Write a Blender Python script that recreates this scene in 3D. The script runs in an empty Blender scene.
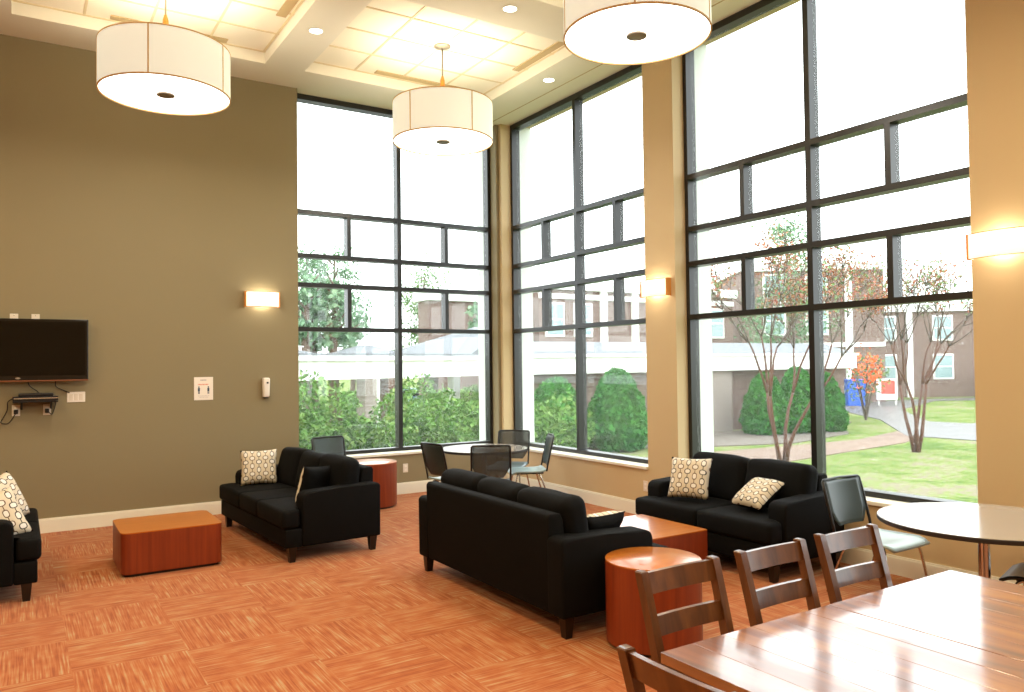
import bpy, bmesh, math, random
from mathutils import Vector, Matrix, noise
S = bpy.context.scene
COL = S.collection
PI = math.pi
rng = random.Random(7)

# ------------------------------------------------------------------ helpers
def lin(h):
    h = h.lstrip('#'); v = [int(h[i:i+2], 16)/255 for i in (0, 2, 4)]
    return tuple(c/12.92 if c <= .04045 else ((c+.055)/1.055)**2.4 for c in v) + (1,)

def new_mat(name):
    m = bpy.data.materials.new(name); m.use_nodes = True
    nt = m.node_tree; b = nt.nodes.get('Principled BSDF')
    return m, nt, b

def mat(name, col, rough=.6, metal=0, bump=0, bscale=60, sheen=0, var=0, vscale=8, spec=.5, coat=0):
    m, nt, b = new_mat(name)
    c = lin(col) if isinstance(col, str) else tuple(col)+(1,)
    b.inputs['Base Color'].default_value = c
    b.inputs['Roughness'].default_value = rough
    b.inputs['Metallic'].default_value = metal
    b.inputs['Specular IOR Level'].default_value = spec
    b.inputs['Coat Weight'].default_value = coat
    b.inputs['Coat Roughness'].default_value = .12
    if sheen:
        b.inputs['Sheen Weight'].default_value = sheen
    tc = nt.nodes.new('ShaderNodeTexCoord')
    if bump:
        n = nt.nodes.new('ShaderNodeTexNoise'); n.inputs['Scale'].default_value = bscale; n.inputs['Detail'].default_value = 3
        nt.links.new(tc.outputs['Object'], n.inputs['Vector'])
        bp = nt.nodes.new('ShaderNodeBump'); bp.inputs['Strength'].default_value = bump; bp.inputs['Distance'].default_value = .01
        nt.links.new(n.outputs['Fac'], bp.inputs['Height']); nt.links.new(bp.outputs['Normal'], b.inputs['Normal'])
    if var:
        n2 = nt.nodes.new('ShaderNodeTexNoise'); n2.inputs['Scale'].default_value = vscale; n2.inputs['Detail'].default_value = 4
        nt.links.new(tc.outputs['Object'], n2.inputs['Vector'])
        mx = nt.nodes.new('ShaderNodeMix'); mx.data_type = 'RGBA'
        mx.inputs[6].default_value = tuple(x*(1-var) for x in c[:3])+(1,)
        mx.inputs[7].default_value = tuple(min(1, x*(1+var)) for x in c[:3])+(1,)
        nt.links.new(n2.outputs['Fac'], mx.inputs[0]); nt.links.new(mx.outputs[2], b.inputs['Base Color'])
    return m

def mth(nt, op, a, b=None, c=None):
    n = nt.nodes.new('ShaderNodeMath'); n.operation = op
    for i, v in enumerate((a, b, c)):
        if v is None: continue
        if isinstance(v, (int, float)): n.inputs[i].default_value = v
        else: nt.links.new(v, n.inputs[i])
    return n.outputs[0]

def ramp(nt, fac, stops):
    r = nt.nodes.new('ShaderNodeValToRGB')
    el = r.color_ramp.elements
    while len(el) < len(stops): el.new(.5)
    for e, (p, c) in zip(el, stops):
        e.position = p; e.color = lin(c) if isinstance(c, str) else tuple(c)+(1,)
    nt.links.new(fac, r.inputs[0]); return r.outputs[0]

def wood(name, dark, mid, light, axis='z', rough=.35, freq=28, coat=0, bump=0):
    m, nt, b = new_mat(name)
    tc = nt.nodes.new('ShaderNodeTexCoord')
    mp = nt.nodes.new('ShaderNodeMapping')
    sc = {'x': (1.2, freq, freq), 'y': (freq, 1.2, freq), 'z': (freq, freq, 1.2)}[axis]
    mp.inputs['Scale'].default_value = sc
    nt.links.new(tc.outputs['Object'], mp.inputs[0])
    n = nt.nodes.new('ShaderNodeTexNoise'); n.inputs['Scale'].default_value = 1; n.inputs['Detail'].default_value = 5
    n.inputs['Distortion'].default_value = .4
    nt.links.new(mp.outputs[0], n.inputs['Vector'])
    col = ramp(nt, n.outputs['Fac'], [(.25, dark), (.5, mid), (.75, light)])
    nt.links.new(col, b.inputs['Base Color'])
    b.inputs['Roughness'].default_value = rough
    b.inputs['Coat Weight'].default_value = coat; b.inputs['Coat Roughness'].default_value = .1
    if bump:
        bp = nt.nodes.new('ShaderNodeBump'); bp.inputs['Strength'].default_value = bump; bp.inputs['Distance'].default_value = .003
        nt.links.new(n.outputs['Fac'], bp.inputs['Height']); nt.links.new(bp.outputs['Normal'], b.inputs['Normal'])
    return m

def emis(name, col, strength):
    m, nt, b = new_mat(name)
    b.inputs['Base Color'].default_value = lin(col)
    b.inputs['Emission Color'].default_value = lin(col)
    b.inputs['Emission Strength'].default_value = strength
    b.inputs['Roughness'].default_value = .8
    return m

def leafmat(name, a, b_, c, scale=6):
    m, nt, b = new_mat(name)
    tc = nt.nodes.new('ShaderNodeTexCoord')
    n = nt.nodes.new('ShaderNodeTexNoise'); n.inputs['Scale'].default_value = scale; n.inputs['Detail'].default_value = 6
    n.inputs['Roughness'].default_value = .75
    nt.links.new(tc.outputs['Object'], n.inputs['Vector'])
    col = ramp(nt, n.outputs['Fac'], [(.3, a), (.5, b_), (.68, c)])
    nt.links.new(col, b.inputs['Base Color'])
    b.inputs['Roughness'].default_value = .7
    b.inputs['Specular IOR Level'].default_value = .15
    return m

def link(name, me, m, parent=None, smooth=False, loc=None, mats=None):
    o = bpy.data.objects.new(name, me); COL.objects.link(o)
    for x in (mats or [m]): me.materials.append(x)
    if parent: o.parent = parent
    if loc: o.location = loc
    if smooth:
        for p in me.polygons: p.use_smooth = True
        if smooth == 'auto':
            me.set_sharp_from_angle(angle=math.radians(38))
    return o

def obj(name, bm, m, parent=None, smooth=False, loc=None, mats=None):
    bmesh.ops.recalc_face_normals(bm, faces=bm.faces)
    me = bpy.data.meshes.new(name); bm.to_mesh(me); bm.free()
    return link(name, me, m, parent, smooth, loc, mats)

def tag(o, label, cat, group=None, kind=None):
    o['label'] = label; o['category'] = cat
    if group: o['group'] = group
    if kind: o['kind'] = kind
    return o

def thing(name, label, cat, loc=(0, 0, 0), rz=0, group=None):
    o = bpy.data.objects.new(name, None); COL.objects.link(o)
    o.location = loc; o.rotation_euler = (0, 0, rz); o.empty_display_size = .1
    return tag(o, label, cat, group)

def struct(o):
    o['kind'] = 'structure'; return o

def copy_tree(o, parent=None):
    c = o.copy(); COL.objects.link(c)
    if parent: c.parent = parent
    for ch in list(o.children): copy_tree(ch, c)
    return c

def dup(o, label, loc, rz=0, group=None):
    c = copy_tree(o); c.location = loc; c.rotation_euler = (0, 0, rz); c['label'] = label
    if group: c['group'] = group
    return c

def box(bm, x0, x1, y0, y1, z0, z1, M=None):
    vs = [bm.verts.new((x, y, z)) for x in (x0, x1) for y in (y0, y1) for z in (z0, z1)]
    if M:
        for v in vs: v.co = M @ v.co
    for f in ((0, 1, 3, 2), (4, 6, 7, 5), (0, 4, 5, 1), (2, 3, 7, 6), (0, 2, 6, 4), (1, 5, 7, 3)):
        bm.faces.new([vs[i] for i in f])
    return vs

def bevel(bm, r, seg=3, edges=None):
    bmesh.ops.bevel(bm, geom=list(edges or bm.edges), offset=r, segments=seg, profile=.5, affect='EDGES', clamp_overlap=True)

def bx(*a, r=0, seg=2, M=None):
    bm = bmesh.new(); box(bm, *a, M=M)
    if r: bevel(bm, r, seg)
    return bm

def merge(bm, other):
    me = bpy.data.meshes.new('tmp'); other.to_mesh(me); other.free(); bm.from_mesh(me); bpy.data.meshes.remove(me)
    return bm

def prism(pts, z0, z1, axis='z', r=0, seg=2):
    """polygon pts extruded; axis z: pts=(x,y); axis y: pts=(x,z) extruded over y"""
    bm = bmesh.new()
    def P(a, b, t): return (a, b, t) if axis == 'z' else ((a, t, b) if axis == 'y' else (t, a, b))
    lo = [bm.verts.new(P(a, b, z0)) for a, b in pts]; hi = [bm.verts.new(P(a, b, z1)) for a, b in pts]
    bm.faces.new(lo); bm.faces.new(hi)
    n = len(pts)
    for i in range(n): bm.faces.new((lo[i], lo[(i+1) % n], hi[(i+1) % n], hi[i]))
    if r: bevel(bm, r, seg)
    return bm

def lathe(bm, prof, n=48, c=(0, 0, 0), caps=True):
    rings = []
    for r, z in prof:
        rings.append([bm.verts.new((c[0]+r*math.cos(2*PI*i/n), c[1]+r*math.sin(2*PI*i/n), c[2]+z)) for i in range(n)])
    for a, b in zip(rings, rings[1:]):
        for i in range(n): bm.faces.new((a[i], a[(i+1) % n], b[(i+1) % n], b[i]))
    if caps:
        bm.faces.new(rings[0]); bm.faces.new(rings[-1])
    return bm

def tube(bm, pts, r, n=8, caps=True):
    pts = [Vector(p) for p in pts]
    rs = r if isinstance(r, (list, tuple)) else [r]*len(pts)
    rings = []; up = None
    for i, p in enumerate(pts):
        d = (pts[min(i+1, len(pts)-1)]-pts[max(i-1, 0)]).normalized()
        if up is None:
            up = Vector((0, 0, 1)) if abs(d.z) < .9 else Vector((1, 0, 0))
        a = d.cross(up).normalized(); b = a.cross(d).normalized(); up = b
        rings.append([bm.verts.new(p+(a*math.cos(2*PI*k/n)+b*math.sin(2*PI*k/n))*rs[i]) for k in range(n)])
    for A, B in zip(rings, rings[1:]):
        for k in range(n): bm.faces.new((A[k], A[(k+1) % n], B[(k+1) % n], B[k]))
    if caps:
        bm.faces.new(rings[0]); bm.faces.new(rings[-1])
    return bm

def curve_pts(pts, n=6):
    """Catmull-Rom"""
    P = [Vector(p) for p in pts]; P = [P[0]*2-P[1]]+P+[P[-1]*2-P[-2]]; out = []
    for i in range(1, len(P)-2):
        for k in range(n):
            t = k/n
            out.append(.5*((2*P[i])+(P[i+1]-P[i-1])*t+(2*P[i-1]-5*P[i]+4*P[i+1]-P[i+2])*t*t+(-P[i-1]+3*P[i]-3*P[i+1]+P[i+2])*t**3))
    out.append(P[-2]); return out

def cushion(size, r, puff=(0, 0, 0), crown=0, M=None, n=7, wob=0, seed=0):
    """rounded box with bulging faces, centred on the origin"""
    h = [s/2 for s in size]; bm = bmesh.new()
    def ts(hh):
        a = [-hh, -hh+r*.3, -hh+r*.7, -hh+r]; m = [(-hh+r)+(2*hh-2*r)*k/n for k in range(1, n)]
        return a+m+[-x for x in reversed(a)]
    T = [ts(x) for x in h]; cache = {}
    def V(p):
        k = tuple(round(c, 5) for c in p)
        if k in cache: return cache[k]
        inner = Vector([max(-h[i]+r, min(h[i]-r, p[i])) for i in range(3)])
        d = Vector(p)-inner
        q = inner+(d.normalized()*r if d.length > 1e-9 else d)
        u = [q[i]/h[i] for i in range(3)]
        for i in range(3):
            j, l = [x for x in range(3) if x != i]
            q[i] += puff[i]*u[i]*max(0, 1-u[j]**2)*max(0, 1-u[l]**2)
        if wob:
            q += wob*noise.noise_vector(q*5+Vector((seed, seed*2, 0)))
        if M: q = M @ q
        cache[k] = bm.verts.new(q); return cache[k]
    for ax in range(3):
        j, l = [x for x in range(3) if x != ax]
        for s in (-1, 1):
            for a in range(len(T[j])-1):
                for b in range(len(T[l])-1):
                    qs = []
                    for (x, y) in ((a, b), (a+1, b), (a+1, b+1), (a, b+1)):
                        p = [0, 0, 0]; p[ax] = s*h[ax]; p[j] = T[j][x]; p[l] = T[l][y]; qs.append(V(p))
                    try: bm.faces.new(qs)
                    except ValueError: pass
    return bm

# ------------------------------------------------------------------ materials
M = {}
M['taupe'] = mat('taupe_paint', '#877b5c', .75, bump=.05, bscale=220, var=.03, vscale=1.2)
M['tan'] = mat('tan_paint', '#c4ad84', .7, bump=.05, bscale=220, var=.02, vscale=1.2)
M['ceil'] = mat('ceiling_paint', '#e6e0d0', .85)
M['tile'] = mat('ceiling_tile_board', '#f2e8d4', .9, bump=.25, bscale=400)
M['grid'] = mat('ceiling_grid_metal', '#d8c6a0', .6)
M['slot'] = mat('slot_diffuser_metal', '#b79f74', .6)
M['trim'] = mat('cream_trim_paint', '#e8e6d6', .45)
M['frame'] = mat('dark_bronze_aluminium', '#1d1b1a', .3, spec=.5)
M['case'] = mat('pale_exterior_casing', '#dfe6e0', .6)
M['black'] = mat('black_velvet_fabric', '#0b0b0b', .8, bump=.3, bscale=300, var=.3, vscale=9, spec=.12)
M['leg'] = mat('espresso_wood', '#100907', .35)
M['cherry'] = wood('cherry_veneer', '#70290f', '#803213', '#8c3b17', 'z', .4, 30)
M['cherrytop'] = wood('cherry_laminate_top', '#ad5f17', '#b8681a', '#c07220', 'x', .3, 22, coat=.5)
M['plinth'] = mat('dark_plinth', '#2a1a12', .6)
M['chairwood'] = wood('walnut_stained_chair_wood', '#40210d', '#5c3416', '#79491f', 'z', .3, 18, coat=.5)
M['tablewood'] = wood('rustic_table_plank_wood', '#3f1f0a', '#8a4e18', '#b5762a', 'y', .3, 9, coat=1.0, bump=.15)
M['laminate'] = mat('pale_grey_laminate', '#aba49b', .2, var=.06, vscale=200, coat=.6)
M['edge'] = mat('dark_rubber_edge', '#241f1e', .5)
M['chrome'] = mat('chrome', '#c9c4be', .18, metal=1)
M['darkplastic'] = mat('black_plastic', '#0c0c0e', .35)
M['teal'] = mat('grey_teal_plastic', '#5e6f74', .35)
M['darkteal'] = mat('dark_grey_green_plastic', '#2c393a', .3)
M['seatlight'] = mat('pale_blue_grey_plastic', '#97abac', .3)
M['white'] = mat('white_plastic', '#e9e2d8', .4)
M['plate'] = mat('ivory_cover_plate', '#dcd2c2', .4)
M['bronze'] = mat('dull_bronze_metal', '#8c8070', .4, metal=.6)
M['screen'] = mat('switched_off_screen', '#070403', .1, spec=.3)
M['bezel'] = mat('gloss_black_bezel', '#080606', .2)
M['amber'] = mat('amber_tinted_strip', '#7a4526', .3)
M['silver'] = mat('silver_strip', '#bdb8b0', .25, metal=.8)
M['paper'] = mat('paper', '#efe6da', .8)
M['orangeprint'] = mat('orange_print', '#e08a70', .8)
M['navyprint'] = mat('navy_print', '#2d4358', .8)
M['greyprint'] = mat('grey_print', '#a79ba2', .8)
M['shade'] = emis('linen_lamp_shade', '#dedfcf', .62)
M['diffuser'] = emis('glowing_white_diffuser', '#fffaf0', 4)
M['seam'] = mat('tan_shade_trim', '#d6b07a', .7)
M['finial'] = mat('orange_brass_ferrule', '#d2792a', .35, metal=.3)
M['sconceshade'] = emis('glowing_sconce_glass', '#fff2de', 1.1)
M['sconceend'] = emis('amber_sconce_edge', '#c9863c', .15)
M['downlight'] = emis('glowing_downlight_lens', '#fffaf0', 5)
# outdoors
M['fascia'] = mat('white_painted_fascia', '#f2f2ee', .6)
M['roof'] = mat('grey_shingles', '#74777b', .85, var=.25, vscale=6)
M['pave'] = mat('wet_grey_pavement', '#5f5c5b', .45, var=.15, vscale=.8)
M['kerb'] = mat('pale_concrete', '#c9c6bf', .7)
M['mulch'] = mat('brown_leaf_mulch', '#6f655c', .95, bump=.6, bscale=20, var=.4, vscale=14)
M['bark'] = mat('pine_bark', '#6d5a4e', .9, bump=.5, bscale=20, var=.3, vscale=12)
M['myrtlebark'] = mat('smooth_reddish_bark', '#5d3624', .7, var=.35, vscale=5)
M['twig'] = mat('grey_brown_twigs', '#55483f', .8)
M['leafhedge'] = leafmat('bright_hedge_leaves', '#23481a', '#5d8a38', '#a6b970', 5)
M['leafcone'] = leafmat('dense_evergreen_leaves', '#123f18', '#2f7a2e', '#6aa64c', 7)
M['leafpine'] = leafmat('pine_needles', '#47694b', '#6d8f6c', '#9db38f', 3)
M['leafred'] = leafmat('thin_autumn_leaves', '#9c4030', '#ad6c54', '#868a58', 4)
M['leafgreen'] = leafmat('sparse_green_leaves', '#3f6a34', '#6f9156', '#a3996f', 4)
M['flower'] = mat('orange_flowers', '#ee6a2c', .7)
M['blue'] = mat('blue_painted_metal', '#1f5bc4', .5)
M['signred'] = mat('red_print', '#e0584e', .6)
M['winglass'] = mat('far_window_glass', '#8aa3a6', .15, spec=.8)
M['carpaint'] = mat('pale_blue_car_paint', '#7fa0bd', .3)

def brickmat(name, a, b_, mortar, scale=1.0):
    m, nt, b = new_mat(name)
    tc = nt.nodes.new('ShaderNodeTexCoord')
    sp = nt.nodes.new('ShaderNodeSeparateXYZ'); nt.links.new(tc.outputs['Object'], sp.inputs[0])
    cb = nt.nodes.new('ShaderNodeCombineXYZ')
    nt.links.new(mth(nt, 'ADD', sp.outputs[0], sp.outputs[1]), cb.inputs[0]); nt.links.new(sp.outputs[2], cb.inputs[1])
    bt = nt.nodes.new('ShaderNodeTexBrick'); nt.links.new(cb.outputs[0], bt.inputs['Vector'])
    bt.inputs['Color1'].default_value = lin(a); bt.inputs['Color2'].default_value = lin(b_); bt.inputs['Mortar'].default_value = lin(mortar)
    bt.inputs['Scale'].default_value = scale; bt.inputs['Brick Width'].default_value = .4; bt.inputs['Row Height'].default_value = .13
    bt.inputs['Mortar Size'].default_value = .015
    nt.links.new(bt.outputs[0], b.inputs['Base Color']); b.inputs['Roughness'].default_value = .9
    return m
M['brick'] = brickmat('weathered_red_brick', '#6f554d', '#80685f', '#8c807a')
M['brickpale'] = brickmat('pale_brick', '#8f817a', '#9a8d85', '#a49b94')
M['brickpath'] = brickmat('reddish_brick_paving', '#7c6558', '#87705f', '#7b736c')

def carpet():
    m, nt, b = new_mat('orange_striated_carpet_tile')
    tc = nt.nodes.new('ShaderNodeTexCoord'); sp = nt.nodes.new('ShaderNodeSeparateXYZ'); nt.links.new(tc.outputs['Object'], sp.inputs[0])
    X = mth(nt, 'ADD', sp.outputs[0], .13); Y = mth(nt, 'ADD', sp.outputs[1], .2)
    ix = mth(nt, 'FLOOR', mth(nt, 'DIVIDE', X, .61)); iy = mth(nt, 'FLOOR', mth(nt, 'DIVIDE', Y, .61))
    par = mth(nt, 'MULTIPLY', mth(nt, 'FRACT', mth(nt, 'MULTIPLY', mth(nt, 'ADD', ix, iy), .5)), 2)
    inv = mth(nt, 'SUBTRACT', 1, par)
    U = mth(nt, 'ADD', mth(nt, 'MULTIPLY', X, par), mth(nt, 'MULTIPLY', Y, inv))
    V = mth(nt, 'ADD', mth(nt, 'MULTIPLY', Y, par), mth(nt, 'MULTIPLY', X, inv))
    W = mth(nt, 'ADD', mth(nt, 'MULTIPLY', ix, 3.7), mth(nt, 'MULTIPLY', iy, 5.3))
    def nz(fu, fv, det, off):
        cb = nt.nodes.new('ShaderNodeCombineXYZ')
        nt.links.new(mth(nt, 'MULTIPLY', U, fu), cb.inputs[0]); nt.links.new(mth(nt, 'MULTIPLY', V, fv), cb.inputs[1]); nt.links.new(mth(nt, 'ADD', W, off), cb.inputs[2])
        n = nt.nodes.new('ShaderNodeTexNoise'); n.inputs['Scale'].default_value = 1; n.inputs['Detail'].default_value = det
        nt.links.new(cb.outputs[0], n.inputs['Vector']); return n.outputs['Fac']
    a = nz(105, 3.2, 1.5, 0); c = nz(13, 8, 2, 40)
    f = mth(nt, 'ADD', mth(nt, 'MULTIPLY', a, .7), mth(nt, 'MULTIPLY', c, .3))
    col = ramp(nt, f, [(.36, '#8f481a'), (.45, '#a05525'), (.53, '#a86434'), (.62, '#ac7d50'), (.72, '#ad9675')])
    nt.links.new(col, b.inputs['Base Color']); b.inputs['Roughness'].default_value = .95; b.inputs['Specular IOR Level'].default_value = .1
    b.inputs['Sheen Weight'].default_value = .15
    bp = nt.nodes.new('ShaderNodeBump'); bp.inputs['Strength'].default_value = .35; bp.inputs['Distance'].default_value = .004
    nt.links.new(a, bp.inputs['Height']); nt.links.new(bp.outputs['Normal'], b.inputs['Normal'])
    return m
M['carpet'] = carpet()

def chainfabric():
    """cream cushion cloth with rows of linked rings"""
    m, nt, b = new_mat('cream_linked_ring_fabric')
    tc = nt.nodes.new('ShaderNodeTexCoord'); sp = nt.nodes.new('ShaderNodeSeparateXYZ'); nt.links.new(tc.outputs['Object'], sp.inputs[0])
    u = mth(nt, 'ADD', mth(nt, 'DIVIDE', sp.outputs[0], .078), 20.5); ci = mth(nt, 'FLOOR', u); fu = mth(nt, 'SUBTRACT', mth(nt, 'FRACT', u), .5)
    odd = mth(nt, 'MULTIPLY', mth(nt, 'FRACT', mth(nt, 'MULTIPLY', ci, .5)), 2)
    v = mth(nt, 'ADD', mth(nt, 'ADD', mth(nt, 'DIVIDE', sp.outputs[1], .098), 20), mth(nt, 'MULTIPLY', odd, .5))
    ri = mth(nt, 'FLOOR', v); fv = mth(nt, 'SUBTRACT', mth(nt, 'FRACT', v), .5)
    tall = mth(nt, 'MULTIPLY', mth(nt, 'FRACT', mth(nt, 'MULTIPLY', mth(nt, 'ADD', ri, ci), .5)), 2)
    sx = mth(nt, 'ADD', 1.0, mth(nt, 'MULTIPLY', tall, .35)); sy = mth(nt, 'SUBTRACT', 1.5, mth(nt, 'MULTIPLY', tall, .35))
    ax = mth(nt, 'ABSOLUTE', mth(nt, 'MULTIPLY', fu, sx)); ay = mth(nt, 'ABSOLUTE', mth(nt, 'MULTIPLY', fv, sy))
    d = mth(nt, 'POWER', mth(nt, 'ADD', mth(nt, 'POWER', ax, 2.6), mth(nt, 'POWER', ay, 2.6)), 1/2.6)
    ring = mth(nt, 'LESS_THAN', mth(nt, 'ABSOLUTE', mth(nt, 'SUBTRACT', d, .37)), .055)
    bar = mth(nt, 'MULTIPLY', mth(nt, 'LESS_THAN', mth(nt, 'ABSOLUTE', fu), .045), mth(nt, 'GREATER_THAN', d, .37))
    mask = mth(nt, 'MAXIMUM', ring, bar)
    inside = mth(nt, 'LESS_THAN', d, .33)
    def mix(f, a, c):
        x = nt.nodes.new('ShaderNodeMix'); x.data_type = 'RGBA'
        nt.links.new(f, x.inputs[0])
        for i, q in ((6, a), (7, c)):
            if isinstance(q, str): x.inputs[i].default_value = lin(q)
            else: nt.links.new(q, x.inputs[i])
        return x.outputs[2]
    ink = mix(odd, '#1d1512', '#5d4127')
    ground = mix(inside, '#d3c8b2', '#e6e3dc')
    nt.links.new(mix(mask, ground, ink), b.inputs['Base Color']); b.inputs['Roughness'].default_value = .8
    return m
M['chain'] = chainfabric()

def meshfabric(name, col, alpha):
    m, nt, b = new_mat(name)
    b.inputs['Base Color'].default_value = lin(col); b.inputs['Roughness'].default_value = .4
    tr = nt.nodes.new('ShaderNodeBsdfTransparent'); mx = nt.nodes.new('ShaderNodeMixShader'); mx.inputs[0].default_value = alpha
    out = nt.nodes['Material Output']
    nt.links.new(tr.outputs[0], mx.inputs[1]); nt.links.new(b.outputs[0], mx.inputs[2]); nt.links.new(mx.outputs[0], out.inputs[0])
    return m
M['meshback'] = meshfabric('perforated_grey_back', '#39444a', .72)

def glass():
    m, nt, b = new_mat('rain_spotted_veiled_glass')
    nt.nodes.remove(b); out = nt.nodes['Material Output']
    tr = nt.nodes.new('ShaderNodeBsdfTransparent'); tr.inputs[0].default_value = (.97, .99, .98, 1)
    tl = nt.nodes.new('ShaderNodeBsdfTranslucent'); tl.inputs[0].default_value = (1, 1, 1, 1)
    gl = nt.nodes.new('ShaderNodeBsdfGlossy'); gl.inputs['Roughness'].default_value = .02
    tc = nt.nodes.new('ShaderNodeTexCoord')
    n = nt.nodes.new('ShaderNodeTexNoise'); n.inputs['Scale'].default_value = 45; n.inputs['Detail'].default_value = 2
    nt.links.new(tc.outputs['Object'], n.inputs['Vector'])
    f = mth(nt, 'ADD', .018, mth(nt, 'MULTIPLY', mth(nt, 'GREATER_THAN', n.outputs['Fac'], .68), .08))  # even whitish veil added to imitate glare over the view, besides rain spots
    m1 = nt.nodes.new('ShaderNodeMixShader'); nt.links.new(f, m1.inputs[0]); nt.links.new(tr.outputs[0], m1.inputs[1]); nt.links.new(tl.outputs[0], m1.inputs[2])
    m2 = nt.nodes.new('ShaderNodeMixShader'); m2.inputs[0].default_value = .03
    nt.links.new(m1.outputs[0], m2.inputs[1]); nt.links.new(gl.outputs[0], m2.inputs[2]); nt.links.new(m2.outputs[0], out.inputs[0])
    return m
M['glass'] = glass()

def grass():
    m, nt, b = new_mat('lawn_with_bare_patches')
    tc = nt.nodes.new('ShaderNodeTexCoord')
    n = nt.nodes.new('ShaderNodeTexNoise'); n.inputs['Scale'].default_value = .6; n.inputs['Detail'].default_value = 8; n.inputs['Roughness'].default_value = .7
    nt.links.new(tc.outputs['Object'], n.inputs['Vector'])
    n2 = nt.nodes.new('ShaderNodeTexNoise'); n2.inputs['Scale'].default_value = 7; n2.inputs['Detail'].default_value = 4
    nt.links.new(tc.outputs['Object'], n2.inputs['Vector'])
    f = mth(nt, 'ADD', mth(nt, 'MULTIPLY', n.outputs['Fac'], .6), mth(nt, 'MULTIPLY', n2.outputs['Fac'], .4))
    col = ramp(nt, f, [(.41, '#4b642a'), (.48, '#667a35'), (.54, '#7f8652'), (.58, '#857b68')])
    nt.links.new(col, b.inputs['Base Color']); b.inputs['Roughness'].default_value = .95; b.inputs['Specular IOR Level'].default_value = .1
    return m
M['grass'] = grass()

# ------------------------------------------------------------------ camera (from measured vanishing points)
f_px, pitch, roll, yaw = 773.2, .0243, -.0122, .5679
F = Vector((math.sin(yaw)*math.cos(pitch), math.cos(yaw)*math.cos(pitch), math.sin(pitch)))
R = Vector((math.cos(yaw), -math.sin(yaw), 0)); U = R.cross(F)
R2 = R*math.cos(roll)+U*math.sin(roll); U2 = -R*math.sin(roll)+U*math.cos(roll)
CAM = Vector((-5.8766, -9.5111, 1.7))
cd = bpy.data.cameras.new('camera'); cam = bpy.data.objects.new('camera', cd); COL.objects.link(cam)
cd.sensor_width = 36; cd.lens = 36*f_px/1024; cd.clip_start = .05; cd.clip_end = 400
mw = Matrix((R2, U2, -F)).transposed().to_4x4(); mw.translation = CAM
cam.matrix_world = mw; S.camera = cam

# ------------------------------------------------------------------ room shell
ZC = 5.19; XW = -10.5; YR = -13.5; D = .16; TH = .50
SILL = .555; GZ = -1.0
W1 = (-2.952, -.05); W2 = (-3.073, -.065); W3 = (-6.567, -3.54); W4 = (-10.05, -7.02)
bm = bmesh.new()
box(bm, XW-.3, W1[0], 0, TH, GZ-.2, 5.75); box(bm, W1[0], W1[1], 0, TH, GZ-.2, SILL-.03); box(bm, W1[1], TH, 0, TH, GZ-.2, 5.75)
box(bm, W1[0], W1[1], D-.0, TH, ZC, 5.75)
wall_back = struct(obj('wall_back', bm, M['taupe']))
bm = bmesh.new()
for a, b in ((W2[1], 0), (W3[1], W2[0]), (W4[1], W3[0]), (YR-.3, W4[0])): box(bm, 0, TH, a, b, GZ-.2, 5.75)
for w in (W2, W3, W4):
    box(bm, 0, TH, w[0], w[1], GZ-.2, SILL-.03); box(bm, D, TH, w[0], w[1], ZC, 5.75)
struct(obj('wall_right', bm, M['tan']))
struct(obj('wall_left', bx(XW-.3, XW, YR-.3, 0, GZ, 5.75), M['tan']))
struct(obj('wall_front', bx(XW, 0, YR-.3, YR, GZ, 5.75), M['tan']))
struct(obj('floor', bx(XW, 0, YR, 0, -.15, 0), M['carpet']))

# ceiling with sunken trays
xs = [(-5.945, -3.505), (-3.045, -.63)]; xs = [(-8.85, -6.40)]+xs
ys = [(-2.83, -.6), (-5.71, -3.48), (-8.6, -6.36), (-11.5, -9.25)]
TZ = 5.32
bm = bmesh.new()
xb = [XW]+[v for p in xs for v in p]+[D]; yb = [YR]+[v for p in reversed(ys) for v in p]+[D]
trays = []
for i in range(len(xb)-1):
    for j in range(len(yb)-1):
        a, b, c, d = xb[i], xb[i+1], yb[j], yb[j+1]
        if i % 2 == 1 and j % 2 == 1: trays.append((a, b, c, d))
        else: box(bm, a, b, c, d, ZC, ZC+.25)
bmesh.ops.remove_doubles(bm, verts=bm.verts, dist=1e-4)
struct(obj('ceiling', bm, M['ceil']))
ceil_tiles = bmesh.new(); gb = bmesh.new(); sb = bmesh.new()
for a, b, c, d in trays:
    box(ceil_tiles, a, b, c, d, TZ, TZ+.1)
    nx = 4; ny = 4
    for k in range(nx+1):
        x = a+.02+(b-a-.04)*k/nx; box(gb, x-.012, x+.012, c, d, TZ-.006, TZ)
    for k in range(ny+1):
        y = c+.02+(d-c-.04)*k/ny; box(gb, a, b, y-.012, y+.012, TZ-.008, TZ)
    box(sb, b-.16, b-.06, c+.06, c+.06+1.15, TZ-.012, TZ); box(sb, a+.85, a+2.0, d-.16, d-.06, TZ-.012, TZ)
ct = struct(obj('ceiling_tiles', ceil_tiles, M['tile']))
struct(obj('ceiling_grid', gb, M['grid'])); struct(obj('ceiling_slot_diffuser', sb, M['slot']))
struct(obj('ceiling_upper_slab', bx(XW-.3, TH, YR-.3, TH, 5.5, 5.75), M['ceil']))
struct(obj('trim_1', bx(-.165, -.150, YR, 0, ZC-.003, ZC+.01), M['slot']))

# baseboards
def baseprof(bm, x0, x1, y0, y1):
    box(bm, x0, x1, y0, y1, 0, .135)
bm = bmesh.new(); box(bm, XW, 0, -.018, 0, 0, .135); box(bm, XW, 0, -.012, 0, .135, .15)
struct(obj('baseboard_back', bm, M['trim']))
bm = bmesh.new(); box(bm, -.018, 0, YR, -.018, 0, .135); box(bm, -.012, 0, YR, -.012, .135, .15)
struct(obj('baseboard_right', bm, M['trim']))

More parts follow.
